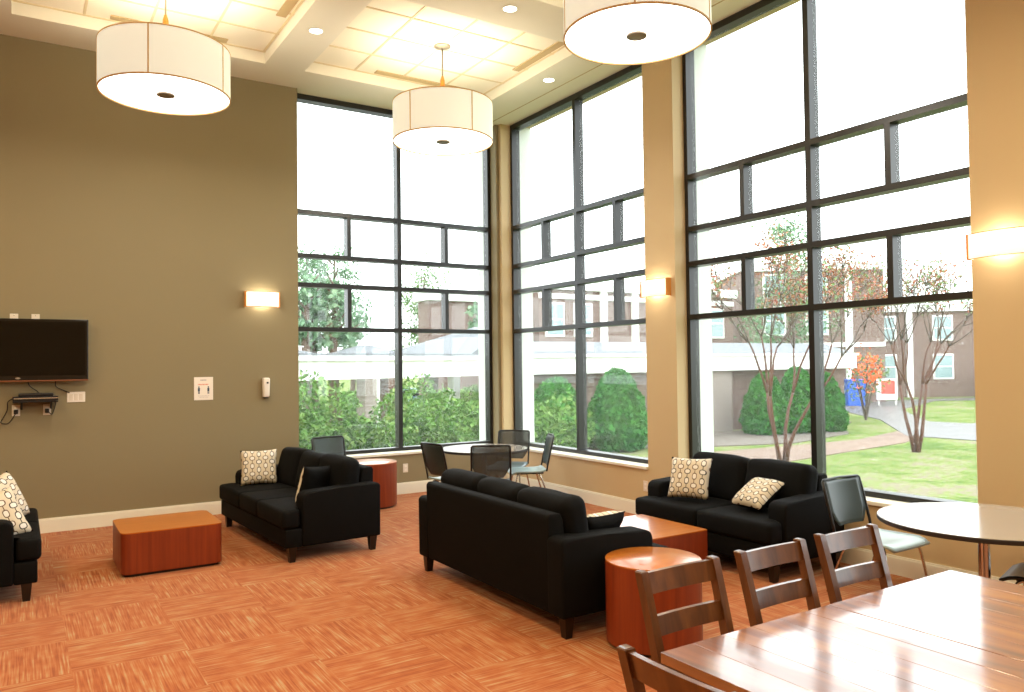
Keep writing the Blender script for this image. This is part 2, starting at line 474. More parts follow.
# windows: local frame u along wall, v outward; axis 'x' for back wall, 'y' for right wall
T = [3.712, 3.152, 2.779, 2.213]; BW = .058
def window(n, w, axis, mid, halves):
    a, b = w
    def bb(bm, u0, u1, v0, v1, z0, z1):
        if axis == 'x': box(bm, u0, u1, v0, v1, z0, z1)
        else: box(bm, v0, v1, u0, u1, z0, z1)
    v0, v1 = D, D+.13
    bm = bmesh.new()
    bb(bm, a, a+.05, v0, v1, SILL, ZC); bb(bm, b-.05, b, v0, v1, SILL, ZC)
    bb(bm, a+.05, b-.05, v0, v1, ZC-.07, ZC); bb(bm, a+.05, b-.05, v0, v1, SILL, SILL+.045)
    bb(bm, mid-.029, mid+.029, v0, v1, SILL+.045, ZC-.07)
    for t in T: bb(bm, a+.05, mid-.029, v0, v1, t-.055, t); bb(bm, mid+.029, b-.05, v0, v1, t-.055, t)
    for q in halves:
        bb(bm, q-.027, q+.027, v0, v1, T[1], T[0]-.055); bb(bm, q-.027, q+.027, v0, v1, T[3], T[2]-.055)
    fr = struct(obj('window_%d' % n, bm, M['frame']))
    gp = bmesh.new(); bb(gp, a+.03, b-.03, D+.07, D+.078, SILL+.02, ZC-.03)
    obj('glass_pane', gp, M['glass'], fr)
    sl = bmesh.new()
    if axis == 'x': box(sl, a, b, -.025, D, SILL-.035, SILL); bevel(sl, .006, 2)
    else: box(sl, -.025, D, a, b, SILL-.035, SILL); bevel(sl, .006, 2)
    obj('window_sill', sl, M['trim'], fr)
    oc = bmesh.new(); bb(oc, a, a+.035, D+.13, TH, SILL, ZC); bb(oc, b-.035, b, D+.13, TH, SILL, ZC); bb(oc, a, b, D+.13, TH+.04, SILL-.04, SILL)
    obj('outer_casing', oc, M['case'], fr)
    return fr
window(1, W1, 'x', -1.506, (-2.222, -.784)); window(2, W2, 'y', -1.594, (-2.363, -.85)); window(3, W3, 'y', -5.082, (-5.842, -4.317)); window(4, W4, 'y', -8.55, (-9.3, -7.8))

# ------------------------------------------------------------------ pendants
def pendant():
    r, h = .562, .43
    t = thing('pendant_lamp', 'x', 'pendant lamp')
    # origin at the ceiling tile plane above lamp; bottom of drum at z=-(TZ-4.22)
    zb = 4.225-TZ; zt = zb+h
    bm = bmesh.new(); lathe(bm, [(r, zb), (r, zt), (r-.006, zt), (r-.006, zb)], 96, caps=False); bm.faces.ensure_lookup_table()
    sh = obj('lamp_shade', bm, M['shade'], t, smooth='auto')
    bm = bmesh.new()
    for z in (zb, zt): lathe(bm, [(r+.003, z-.006), (r+.003, z+.006), (r-.009, z+.006), (r-.009, z-.006), (r+.003, z-.006)], 96, caps=False)
    for k in range(5):
        a = k*2*PI/5+.55; box(bm, r, r+.004, -.006, .006, zb, zt, Matrix.Rotation(a, 4, 'Z'))
    obj('shade_trim', bm, M['seam'], sh)
    bm = bmesh.new(); lathe(bm, [(.0001, zb+.008), (r-.01, zb+.008), (r-.01, zb+.02), (.0001, zb+.02)], 96, caps=False)
    obj('diffuser', bm, M['diffuser'], t, smooth='auto')
    bm = bmesh.new(); lathe(bm, [(.0001, zb-.012), (.05, zb-.012), (.078, zb-.004), (.078, zb+.008), (.0001, zb+.008)], 40, caps=False)
    obj('finial_plate', bm, M['bronze'], t, smooth='auto')
    bm = bmesh.new(); tube(bm, [(0, 0, zt-.02), (0, 0, -.02)], .009, 8)
    obj('stem', bm, M['bronze'], t, smooth=True)
    bm = bmesh.new(); lathe(bm, [(.028, zt+.13), (.026, zt+.27), (.012, zt+.32)], 16)
    obj('ferrule', bm, M['finial'], t, smooth='auto')
    bm = bmesh.new(); lathe(bm, [(.095, 0), (.095, -.012), (.05, -.03), (.012, -.034)], 32)
    obj('canopy', bm, M['bronze'], t, smooth='auto')
    bm = bmesh.new()
    for k in range(3):
        a = k*2*PI/3; tube(bm, [(0, 0, zt-.01), (math.cos(a)*(r-.01), math.sin(a)*(r-.01), zt-.01)], .004, 6)
    obj('shade_spider', bm, M['bronze'], t)
    return t
P1 = pendant(); gp = 'drum pendant lamps hanging from the ceiling trays'
P1.location = (-4.74, -1.84, TZ); P1['label'] = 'cream drum pendant lamp hanging in front of the olive wall, leftmost of the three'; P1['group'] = gp
P2 = dup(P1, 'cream drum pendant lamp with visible ceiling canopy, hanging before the corner windows', (-1.84, -1.79, TZ), .5, gp)
P3 = dup(P1, 'largest cream drum pendant lamp, cut by the top edge, nearest the viewer', (-1.86, -5.06, TZ), .9, gp)

def light(kind, name, loc, energy, col, size=.1, rot=None, **k):
    l = bpy.data.lights.new(name, kind); l.energy = energy; l.color = col
    if kind == 'POINT': l.shadow_soft_size = size
    if kind == 'AREA': l.shape = 'DISK'; l.size = size
    if kind == 'SPOT': l.shadow_soft_size = size; l.spot_size = k.get('spot', 2); l.spot_blend = .6
    o = bpy.data.objects.new(name, l); COL.objects.link(o); o.location = loc
    if rot: o.rotation_euler = rot
    return o
WARM = (1, .90, .74); WARM2 = (1, .80, .50)
for p in (P1, P2, P3):
    x, y, _ = p.location
    light('POINT', 'pendant_bulb', (x, y, 4.225+.22), 50, WARM, .12)
    light('AREA', 'pendant_diffuser_glow', (x, y, 4.21), 24, WARM, .9)
# added fixtureless lights standing in for unseen hall lamps, behind and left of viewer
for x, y in ((-4.74, -4.98), (-7.6, -1.9), (-7.6, -4.98), (-4.74, -8), (-1.9, -8), (-7.6, -8), (-7.6, -11), (-4.74, -11)):
    light('AREA', 'hall_fill_glow', (x, y, 4.22), 50, WARM2, .9)
    light('POINT', 'hall_fill_point', (x, y, 4.6), 14, WARM, .2)

# recessed downlights
dl = None
for (x, y, lab) in ((-3.285, -1.74, 'glowing recessed downlight between the two ceiling trays'), (-1.825, -3.2, 'glowing recessed downlight behind the nearest drum pendant'), (-.4, -1.84, 'glowing recessed downlight above the corner windows')):
    t = thing('downlight', lab, 'downlight', (x, y, ZC), 0, 'recessed ceiling downlights')
    bm = bmesh.new(); lathe(bm, [(.085, -.004), (.068, -.004), (.062, 0)], 32, caps=False); obj('trim_ring', bm, M['trim'], t)
    bm = bmesh.new(); lathe(bm, [(.0001, -.003), (.066, -.003)], 32, caps=False); obj('lens', bm, M['downlight'], t)
    light('SPOT', 'downlight_beam', (x, y, ZC-.03), 10, WARM, .05, spot=1.9)

# ------------------------------------------------------------------ wall sconces
def sconce(label, loc, rz, w=.40):
    """origin on wall, local +Y into the room"""
    t = thing('wall_sconce', label, 'wall sconce', loc, rz, 'half-drum wall sconces')
    h = .18; d = .105
    n = 14; pts = []
    for k in range(n+1):
        s = -1+2*k/n; pts.append((s*w/2*.97, .06+(d-.06)*(1-s*s)))
    bm = bmesh.new(); lo = []; hi = []
    prof = [(-w/2*.97, .0)]+pts+[(w/2*.97, .0)]
    for a, b in prof: lo.append(bm.verts.new((a, b, -h/2))); hi.append(bm.verts.new((a, b, h/2)))
    for i in range(len(prof)-1): bm.faces.new((lo[i], lo[i+1], hi[i+1], hi[i]))
    o = obj('lamp_shade', bm, M['sconceshade'], t, smooth='auto')
    sm = o.modifiers.new('thick', 'SOLIDIFY'); sm.thickness = .004
    bm = bmesh.new()
    for sx in (-1, 1): box(bm, sx*w/2-.005, sx*w/2+.005, 0, .07, -h/2-.004, h/2+.004)
    for z in (-h/2, h/2):
        tube(bm, [(a, b, z) for a, b in pts], .003, 6)
    obj('end_plate', bm, M['sconceend'], t)
    obj('wall_plate', bx(-.1, .1, 0, .012, -.05, .05, r=.003), M['bronze'], t)
    p = Matrix.Rotation(rz, 3, 'Z') @ Vector((0, .045, 0))
    for dz in (-.02, .02):
        light('POINT', 'sconce_bulb', (loc[0]+p.x, loc[1]+p.y, loc[2]+dz), 2.2, (1, .92, .78), .02)
    return t
sconce('glowing wall sconce on the olive wall beside the left window', (-3.4, 0, 2.525), PI)
sconce('glowing wall sconce on the tan pillar between the right-hand windows', (0, -3.27, 2.515), PI/2)
sconce('glowing wall sconce on the dark golden pillar at the right edge', (0, -6.79, 2.515), PI/2, .44)

# ------------------------------------------------------------------ sofas
def seat_poly(y0, y1, xf, xb, ear_lo, ear_hi, xa, e):
    """outline of a T cushion: ears reach out in front of arms"""
    p = [(xb, y0), (xb, y1)]
    if ear_hi: p += [(xa, y1), (xa, y1+e)]
    p += [(xf, y1+(e if ear_hi else 0)), (xf, y0-(e if ear_lo else 0))]
    if ear_lo: p += [(xa, y0-e), (xa, y0)]
    return p

def sofa(name, label, W, n, loc, rz, cat='sofa', backs=None, group=None):
    t = thing(name, label, cat, loc, rz, group)
    at = .17; zl = .13; xa = .285
    bm = bmesh.new(); box(bm, -.44, xa, -W/2+at*.6, W/2-at*.6, zl, .29); b2 = bmesh.new(); box(b2, xa, .435, -W/2+.01, W/2-.01, zl, .29); bevel(b2, .012, 2); merge(bm, b2)
    obj('base', bm, M['black'], t, smooth='auto')
    obj('backrest', prism([(-.455, zl), (-.30, zl), (-.34, .70), (-.36, .75), (-.45, .755), (-.468, .73)], -W/2+.15, W/2-.15, 'y', r=.02), M['black'], t, smooth='auto')
    for s in (-1, 1):
        y0, y1 = sorted((s*W/2, s*(W/2-at)))
        bm = prism([(-.465, zl), (xa, zl), (xa, .545), (xa-.015, .58), (xa-.06, .60), (-.1, .612), (-.44, .622), (-.468, .60)], y0, y1, 'y', r=.028, seg=3)
        a = obj('arm', bm, M['black'], t, smooth='auto')
        bm = bmesh.new(); yy = s*(W/2-.012)
        tube(bm, [(xa-.02, yy, zl+.02), (xa-.006, yy, .53), (xa-.022, yy, .572), (xa-.065, yy, .592), (-.1, yy, .604), (-.43, yy, .614)], .006, 6)
        obj('piping', bm, M['black'], a, smooth=True)
    inner = W-2*at; cw = inner/n
    for k in range(n):
        y0 = -inner/2+k*cw+.003; y1 = y0+cw-.006
        bm = prism(seat_poly(y0, y1, .46, -.30, k == 0, k == n-1, xa+.012, at-.008), .295, .455, 'z', r=.032, seg=3)
        for v in bm.verts:
            if v.co.z > .4:
                fx = max(0, 1-((v.co.x-.08)/.4)**2); fy = max(0, 1-((v.co.y-(y0+y1)/2)/(cw/2))**2); v.co.z += .012*fx+.01*fy*fx
        obj('seat_cushion', bm, M['black'], t, smooth='auto')
        tw, lean, up = (backs or {}).get(k, (0, -.16, 0))
        Mx = Matrix.Translation((-.225, (y0+y1)/2+(.02 if k == n-1 else -.02 if k == 0 else 0), .625+up)) @ Matrix.Rotation(lean, 4, 'Y') @ Matrix.Rotation(tw, 4, 'X')
        bm = cushion((.18, cw+(.05 if k in (0, n-1) else .02), .43), .065, (.03, .0, .012), M=Mx, wob=.012, seed=k*3+W)
        bc = obj('back_cushion', bm, M['black'], t, smooth=True)
        bm = bmesh.new(); hy = cw/2-.02; hz = .19
        pts = [Mx @ Vector((.06, y, z)) for y, z in ((-hy+.06, hz), (0, hz+.006), (hy-.06, hz), (hy, hz-.06), (hy, 0), (hy, -hz+.05))]
        tube(bm, curve_pts(pts, 4), .006, 6); obj('piping', bm, M['black'], bc, smooth=True)
    for sx in (-.40, .365):
        for sy in (-W/2+.055, W/2-.055):
            bm = bmesh.new(); vs = box(bm, sx-.036, sx+.036, sy-.036, sy+.036, 0, zl+.01)
            for v in vs:
                if v.co.z < .01: v.co.x = sx+(v.co.x-sx)*.66; v.co.y = sy+(v.co.y-sy)*.66
            obj('leg', bm, M['leg'], t)
    return t
sofa('sofa', 'black three-seat sofa facing left, with cylinder table behind it', 2.03, 3, (-3.55, -1.755, 0), PI+.055, backs={2: (0, -.12, 0), 1: (-.03, -.22, -.02), 0: (.05, -.28, -.015)})
sofa('sofa', 'black three-seat sofa seen from behind in the middle of the room', 2.03, 3, (-2.60, -4.635, 0), 0)
sofa('loveseat', 'black two-seat loveseat against the large right-hand window', 1.56, 2, (-.60, -4.80, 0), PI, cat='sofa')
sofa('loveseat', 'black sofa cut off by the left edge of the photo, facing right', 1.56, 2, (-6.19, -1.98, 0), 0, cat='sofa')

# ------------------------------------------------------------------ throw pillows
def pillow_mesh(w=.44, th=.085, n=16):
    bm = bmesh.new(); vs = {}
    for s in (1, -1):
        for i in range(n+1):
            for j in range(n+1):
                u = -1+2*i/n; v = -1+2*j/n
                edge = i in (0, n) or j in (0, n)
                if s == -1 and edge: vs[s, i, j] = vs[1, i, j]; continue
                pin = 1-.07*(1-u*u)*(abs(v)**3); pin2 = 1-.07*(1-v*v)*(abs(u)**3)
                z = s*th*((1-u**4)*(1-v**4))**.55
                vs[s, i, j] = bm.verts.new((u*w/2*pin2, v*w/2*pin, z+.004*noise.noise(Vector((u*3, v*3, s)))))
    for s in (1, -1):
        for i in range(n):
            for j in range(n):
                f = bm.faces.new((vs[s, i, j], vs[s, i+1, j], vs[s, i+1, j+1], vs[s, i, j+1])); f.material_index = 0 if s == 1 else 1
    return bm
proto_pm = pillow_mesh(); me_pillow = bpy.data.meshes.new('throw_pillow'); bmesh.ops.recalc_face_normals(proto_pm, faces=proto_pm.faces); proto_pm.to_mesh(me_pillow); proto_pm.free()
me_pillow.materials.append(M['chain']); me_pillow.materials.append(M['black'])
for p in me_pillow.polygons: p.use_smooth = True
def pillow(label, loc, xdir, normal, sc=1):
    """xdir: direction of lower edge; normal: where the patterned face looks"""
    o = bpy.data.objects.new('throw_pillow', me_pillow); COL.objects.link(o)
    z = Vector(normal).normalized(); x = Vector(xdir); x = (x-z*x.dot(z)).normalized(); y = z.cross(x)
    m = Matrix((x, y, z)).transposed().to_4x4(); m = m @ Matrix.Scale(sc, 4); m.translation = loc; o.matrix_world = m
    tag(o, label, 'throw pillow', 'cream and black ring-patterned throw pillows')
    return o
pillow('patterned throw pillow upright at the far arm of the left three-seat sofa', (-3.70, -1.02, .635), (1, -.22, 0), (-.25, -1, .35), .86)
pillow('throw pillow leaning against the near arm of the left three-seat sofa, dark back showing', (-3.55, -2.40, .605), (.9, .25, -.12), (-.42, .85, .25), .84)
pillow('throw pillow at the near end of the middle sofa, mostly hidden behind its arm', (-2.58, -5.36, .55), (1, .08, 0), (-.05, .8, .6), .84)
pillow('patterned throw pillow upright at the far end of the loveseat by the window', (-.75, -4.44, .655), (.45, -.9, 0), (-.9, -.42, .42), .87)
pillow('patterned throw pillow tilted on its corner against the near arm of the loveseat', (-.66, -5.13, .60), (.75, -.1, .5), (-.46, .075, .705), .8)
pillow('patterned throw pillow upright on the cut-off sofa at the left edge', (-5.99, -2.1, .66), (.75, -.5, -.2), (.62, -.55, .3), .9)
pillow('patterned throw pillow lying low behind the arm of the cut-off left sofa', (-6.03, -2.43, .57), (.9, .1, .35), (.15, -.9, .35), .9)

# ------------------------------------------------------------------ wooden block tables
def rrect(hx, hy, r, n=6):
    out = []
    for cx, cy, a0 in ((hx-r, hy-r, 0), (-hx+r, hy-r, PI/2), (-hx+r, -hy+r, PI), (hx-r, -hy+r, 3*PI/2)):
        for k in range(n+1):
            a = a0+PI/2*k/n; out.append((cx+r*math.cos(a), cy+r*math.sin(a)))
    return out
def blocktable(label, loc, hx, hy, h, r):
    t = thing('coffee_table', label, 'coffee table', loc, 0)
    obj('plinth', prism(rrect(hx-.025, hy-.025, r), 0, .03), M['plinth'], t)
    obj('body', prism(rrect(hx, hy, r), .025, h-.008), M['cherry'], t, smooth='auto')
    obj('tabletop', prism(rrect(hx, hy, r), h-.008, h), M['cherrytop'], t, smooth='auto')
    return t
blocktable('low red-brown block coffee table with rounded corners in front of the olive wall', (-4.775, -2.10, 0), .397, .37, .362, .07)
blocktable('red-brown block coffee table between the middle sofa and the loveseat', (-1.605, -4.70, 0), .39, .39, .362, .012)
def cyltable(label, loc, r=.30, h=.5):
    t = thing('side_table', label, 'side table', loc, 0)
    bm = bmesh.new(); lathe(bm, [(r-.03, 0), (r-.03, .03)], 64); obj('plinth', bm, M['plinth'], t)
    bm = bmesh.new(); lathe(bm, [(r, .025), (r, h-.008)], 72); obj('body', bm, M['cherry'], t, smooth='auto')
    bm = bmesh.new(); lathe(bm, [(r, h-.008), (r, h-.001), (r-.002, h)], 72); obj('tabletop', bm, M['cherrytop'], t, smooth='auto')
    return t
cyltable('red-brown cylinder side table at the near end of the middle sofa', (-2.605, -5.955, 0), .29, .51)
cyltable('red-brown cylinder side table under the left window behind the sofa', (-2.24, -.6, 0), .30, .54)

# ------------------------------------------------------------------ round pedestal tables
def roundtable(label, loc, r, h=.745):
    t = thing('round_table', label, 'table', loc)
    bm = bmesh.new(); lathe(bm, [(r-.006, h-.028), (r, h-.022), (r, h-.004), (r-.003, h-.001)], 96)
    tp = obj('table_edge', bm, M['edge'], t, smooth='auto')
    bm = bmesh.new(); lathe(bm, [(r-.003, h-.001), (r-.003, h+.001)], 96); obj('tabletop', bm, M['laminate'], t, smooth='auto')
    bm = bmesh.new(); lathe(bm, [(.032, .05), (.032, h-.028)], 24); obj('column', bm, M['chrome'], t, smooth='auto')
    bm = bmesh.new()
    for k in range(4):
        a = k*PI/2+.4; tube(bm, [(0, 0, .055), (.3*math.cos(a), .3*math.sin(a), .03), (.36*math.cos(a), .36*math.sin(a), .014)], [.03, .02, .014], 10)
    obj('base', bm, M['darkplastic'], t, smooth=True)
    bm = bmesh.new(); lathe(bm, [(.12, h-.034), (.12, h-.028)], 24); obj('mounting_plate', bm, M['darkplastic'], t)
    return t
roundtable('round pale laminate table in the window corner, four chairs around it', (-1.36, -1.80, 0), .50)
roundtable('round pale laminate table with dark edge beside the right pillar', (-1.03, -7.11, 0), .575)

# ------------------------------------------------------------------ stacking chairs
def stackchair(label, loc, rz, seatm, backm, group='perforated-back stacking chairs'):
    """front is local +Y"""
    t = thing('stacking_chair', label, 'chair', loc, rz, group)
    nx, ny = 10, 10
    bm = bmesh.new(); g = {}
    for i in range(nx+1):
        for j in range(ny+1):
            u = -1+2*i/nx; v = j/ny
            wd = .225*(1-.10*(1-v)); x = u*wd*(1-.10*max(0, v-.8)/.2*abs(u)); y = -.2+v*.43
            z = .445-.022*(1-u*u)*(1-(2*v-1)**2)-.035*max(0, (v-.75)/.25)**2+.02*max(0, (.2-v)/.2)**2
            g[i, j] = bm.verts.new((x, y, z))
    for i in range(nx):
        for j in range(ny): bm.faces.new((g[i, j], g[i+1, j], g[i+1, j+1], g[i, j+1]))
    s = obj('seat', bm, seatm, t, smooth=True); md = s.modifiers.new('thick', 'SOLIDIFY'); md.thickness = .018; md.offset = -1
    # back panel: chamfered lower corners, gentle curve
    bm = bmesh.new(); g = {}; nz = 12
    for i in range(nx+1):
        for j in range(nz+1):
            u = -1+2*i/nx; v = j/nz
            half = .198*(.66+.34*min(1, v/.32)**.8) if v < .32 else .198
            x = u*half; z = .50+.34*v
            y = -.215-.075*v-.02*(1-u*u)
            g[i, j] = bm.verts.new((x, y, z))
    for i in range(nx):
        for j in range(nz): bm.faces.new((g[i, j], g[i+1, j], g[i+1, j+1], g[i, j+1]))
    b = obj('backrest', bm, backm, t, smooth=True); md = b.modifiers.new('thick', 'SOLIDIFY'); md.thickness = .008
    bm = bmesh.new()
    pts = [(-.205, -.20, .44), (-.207, -.215, .52), (-.207, -.27, .76), (-.205, -.289, .835), (-.19, -.294, .848), (0, -.312, .852), (.19, -.294, .848), (.205, -.289, .835), (.207, -.27, .76), (.207, -.215, .52), (.205, -.20, .44)]
    tube(bm, pts, .0105, 8); obj('back_frame', bm, M['darkplastic'], t, smooth=True)
    bm = bmesh.new()
    for x in (-.15, .15): tube(bm, [(x, -.17, .415), (x, .15, .41)], .009, 8)
    tube(bm, [(-.17, -.05, .412), (.17, -.05, .412)], .009, 8)
    obj('seat_frame', bm, M['darkplastic'], t, smooth=True)
    for sx in (-1, 1):
        bm = bmesh.new(); tube(bm, curve_pts([(sx*.15, .10, .415), (sx*.19, .15, .38), (sx*.21, .185, .2), (sx*.225, .21, .008)], 4), .0095, 8)
        obj('leg', bm, M['chrome'], t, smooth=True)
        bm = bmesh.new(); tube(bm, curve_pts([(sx*.15, -.08, .415), (sx*.19, -.13, .38), (sx*.215, -.19, .2), (sx*.23, -.25, .008)], 4), .0095, 8)
        obj('leg', bm, M['chrome'], t, smooth=True)
    return t
def head(dx, dy): return math.atan2(dy, dx)-PI/2
stackchair('stacking chair at left of the corner table, dark back seen from behind', (-1.79, -1.86, 0), head(1, .12), M['seatlight'], M['darkteal'])
stackchair('stacking chair with see-through mesh back, nearest the viewer at the corner table', (-1.53, -2.24, 0), head(.5, .85), M['teal'], M['meshback'])
stackchair('stacking chair in the far corner behind the round table, perforated grey back', (-.70, -1.27, 0), head(-.75, -.65), M['teal'], M['meshback'])
stackchair('stacking chair at right of the corner table, seen from its side', (-.72, -1.74, 0), head(-.88, .42), M['seatlight'], M['darkteal'])
stackchair('stacking chair under the left window, only its mesh back showing above the sofa', (-2.68, -.66, 0), head(.12, -1), M['teal'], M['meshback'])
stackchair('dark teal stacking chair beside the loveseat, facing the right round table', (-.60, -6.18, 0), head(.02, -1), M['seatlight'], M['darkteal']).scale = (1.12, 1.05, .955)
stackchair('black stacking chair tucked under the right round table, mostly hidden', (-.78, -7.36, 0), head(-.25, .95), M['darkplastic'], M['darkteal'])

# ------------------------------------------------------------------ dining table and ladder-back chairs
tx0, tx1, ty0, ty1, tz = -4.115, -2.365, -8.66, -7.625, .76
t = thing('dining_table', 'large glossy plank-top wooden dining table in the right foreground', 'table', ((tx0+tx1)/2, (ty0+ty1)/2, 0))
hx, hy = (tx1-tx0)/2, (ty1-ty0)/2
def tablematerial():
    m = M['tablewood']; nt = m.node_tree; b = nt.nodes['Principled BSDF']
    tc = nt.nodes.new('ShaderNodeTexCoord')
    n = nt.nodes.new('ShaderNodeTexNoise'); n.inputs['Scale'].default_value = 7; n.inputs['Detail'].default_value = 5
    mp = nt.nodes.new('ShaderNodeMapping'); mp.inputs['Scale'].default_value = (1, .25, 1)
    nt.links.new(tc.outputs['Object'], mp.inputs[0]); nt.links.new(mp.outputs[0], n.inputs['Vector'])
    r = mth(nt, 'MULTIPLY_ADD', n.outputs['Fac'], .25, .25)
    nt.links.new(r, b.inputs['Roughness'])
    b.inputs['Coat Roughness'].default_value = .11; b.inputs['Coat IOR'].default_value = 2.4; b.inputs['Specular IOR Level'].default_value = .5
    bp = nt.nodes.new('ShaderNodeBump'); bp.inputs['Strength'].default_value = .12; bp.inputs['Distance'].default_value = .01
    nt.links.new(n.outputs['Fac'], bp.inputs['Height']); nt.links.new(bp.outputs['Normal'], b.inputs['Coat Normal'])
tablematerial()
npl = 12; pw = 2*hx/npl
top = bmesh.new()
for k in range(npl):
    b2 = bmesh.new(); x0 = -hx+k*pw
    box(b2, x0, x0+pw-(.004 if k == 5 else .0008), -hy, hy, tz-.035, tz); bevel(b2, .0012 if k != 5 else .003, 1); merge(top, b2)
obj('tabletop', top, M['tablewood'], t, smooth='auto')
bm = bmesh.new()
box(bm, -hx+.08, hx-.08, hy-.10, hy-.078, tz-.125, tz-.035); box(bm, -hx+.08, hx-.08, -hy+.078, -hy+.10, tz-.125, tz-.035)
box(bm, -hx+.08, -hx+.102, -hy+.1, hy-.1, tz-.125, tz-.035); box(bm, hx-.102, hx-.08, -hy+.1, hy-.1, tz-.125, tz-.035)
obj('apron', bm, M['chairwood'], t)
for sx in (-1, 1):
    for sy in (-1, 1):
        cx, cy = sx*(hx-.09), sy*(hy-.09); bm = bmesh.new(); vs = box(bm, cx-.042, cx+.042, cy-.042, cy+.042, 0, tz-.035)
        for v in vs:
            if v.co.z < .01: v.co.x = cx+(v.co.x-cx)*.65; v.co.y = cy+(v.co.y-cy)*.65
        obj('leg', bm, M['chairwood'], t)

def skew(bm, fn):
    for v in bm.verts: v.co = fn(v.co)
    return bm
def ladderchair():
    """front local +Y, rear posts lean back"""
    t = thing('dining_chair', 'x', 'chair')
    w = .40; m = M['chairwood']
    def lean(z): return -.19-(max(0, z-.44)/.51)**1.15*.125
    for s in (-1, 1):
        bm = bmesh.new(); n = 14; rings = []
        for k in range(n+1):
            z = .95*k/n; yc = lean(z)-(.03*(1-z/.44) if z < .44 else 0); hw = .017; hd = .024-.006*(z/.95)
            xo = s*(w/2-.017)-s*.018*(1-z/.95)
            rings.append([bm.verts.new((xo+a*hw, yc+b*hd, z)) for a, b in ((-1, -1), (1, -1), (1, 1), (-1, 1))])
        for A, B in zip(rings, rings[1:]):
            for k in range(4): bm.faces.new((A[k], A[(k+1) % 4], B[(k+1) % 4], B[k]))
        bm.faces.new(rings[0]); bm.faces.new(rings[-1])
        bevel(bm, .004, 1, [e for e in bm.edges if e.verts[0].co.z > .94 and e.verts[1].co.z > .94])
        obj('back_post', bm, m, t, smooth='auto')
    for zc, h in ((.905, .072), (.762, .066), (.60, .06)):
        bm = bmesh.new(); n = 10; rings = []
        for k in range(n+1):
            u = -1+2*k/n; x = u*(w/2-.032); cv = -.008*(1-u*u)
            rings.append([bm.verts.new((x, lean(zc+dz)+cv+dy, zc+dz)) for dy, dz in ((-.009, -h/2), (.009, -h/2), (.009, h/2), (-.009, h/2))])
        for A, B in zip(rings, rings[1:]):
            for k in range(4): bm.faces.new((A[k], A[(k+1) % 4], B[(k+1) % 4], B[k]))
        bm.faces.new(rings[0]); bm.faces.new(rings[-1])
        obj('back_rail', bm, m, t, smooth='auto')
    bm = cushion((.43, .42, .035), .015, (0, 0, -.006), M=Matrix.Translation((0, .015, .45))); obj('seat', bm, m, t, smooth=True)
    for s in (-1, 1):
        bm = bmesh.new(); vs = box(bm, s*.185-.019, s*.185+.019, .17, .208, 0, .435)
        for v in vs:
            if v.co.z < .01: v.co.x = s*.185+(v.co.x-s*.185)*.7
        obj('leg', bm, m, t)
        obj('stretcher', bx(s*.185-.009, s*.185+.009, -.19, .18, .17, .20), m, t)
    obj('seat_frame', bx(-.18, .18, .175, .197, .37, .432), m, t)
    obj('stretcher', bx(-.18, .18, -.01, .01, .175, .195), m, t)
    return t
gd = 'ladder-back dining chairs round the plank table'
c1 = ladderchair(); c1.location = (-3.795, -7.70, 0); c1.rotation_euler = (0, 0, PI); c1['group'] = gd
c1['label'] = 'ladder-back wooden dining chair in front of the cylinder side table'
dup(c1, 'ladder-back wooden dining chair, middle one along the table side', (-3.275, -7.70, 0), PI, gd)
dup(c1, 'ladder-back wooden dining chair in front of the dark teal stacking chair', (-2.775, -7.70, 0), PI-.03, gd)
dup(c1, 'ladder-back wooden dining chair at the table head, cut by the bottom edge', (-4.20, -8.10, 0), -PI/2+.02, gd)

# ------------------------------------------------------------------ things on the olive wall
t = thing('television', 'large black wall-mounted flat television, switched off', 'television', (-5.825, 0, 1.915))
hw, hh = .575, .322
obj('bezel', bx(-hw, hw, -.105, -.05, -hh, hh, r=.006), M['bezel'], t)
obj('screen', bx(-hw+.028, hw-.028, -.108, -.104, -hh+.055, hh-.028), M['screen'], t)
obj('lower_strip', bx(-hw, hw, -.112, -.06, -hh-.006, -hh+.008, r=.003), M['amber'], t)
bm = bmesh.new(); lathe(bm, [(.022, 0), (.022, .004)], 24); bmesh.ops.transform(bm, matrix=Matrix.Translation((-.06, -.107, -hh+.03)) @ Matrix.Rotation(PI/2, 4, 'X') @ Matrix.Scale(.45, 4, (0, 1, 0)), verts=bm.verts)
obj('badge', bm, M['silver'], t)
obj('wall_bracket', bx(-.2, .2, -.05, -.002, -.12, .12), M['darkplastic'], t)
t = thing('set_top_box', 'black media box with silver stripe on a small shelf below the television', 'media box', (-5.73, -.10, 1.385))
obj('casing', bx(-.20, .20, -.085, .085, .004, .05, r=.004), M['darkplastic'], t); obj('silver_stripe', bx(-.19, .2, -.089, -.084, .026, .036), M['silver'], t)
obj('upper_casing', bx(-.15, .16, -.07, .08, .05, .082, r=.01), M['darkplastic'], t)
t = thing('wall_shelf', 'small black bracket shelf holding the media box', 'shelf', (-5.73, 0, 1.385))
obj('shelf_board', bx(-.2, .2, -.19, 0, -.012, .003, r=.002), M['darkplastic'], t)
for x in (-.12, .14): obj('bracket', prism([(0, -.012), (-.14, -.012), (0, -.09)], x-.008, x+.008, 'x'), M['darkplastic'], t)
def outlet(label, loc, rz=0, plug=False, w=.072, h=.115, grp='wall outlets'):
    t = thing('wall_outlet', label, 'wall outlet', loc, rz, grp)
    obj('cover_plate', bx(-w/2, w/2, -.006, 0, -h/2, h/2, r=.003), M['plate'], t)
    for z in (-.022, .022): obj('socket', bx(-.016, .016, -.009, -.005, z-.014, z+.014, r=.003), M['white'], t)
    if plug: obj('plug', bx(-.02, .018, -.05, -.008, -.035, .01, r=.006), M['darkplastic'], t)
    return t
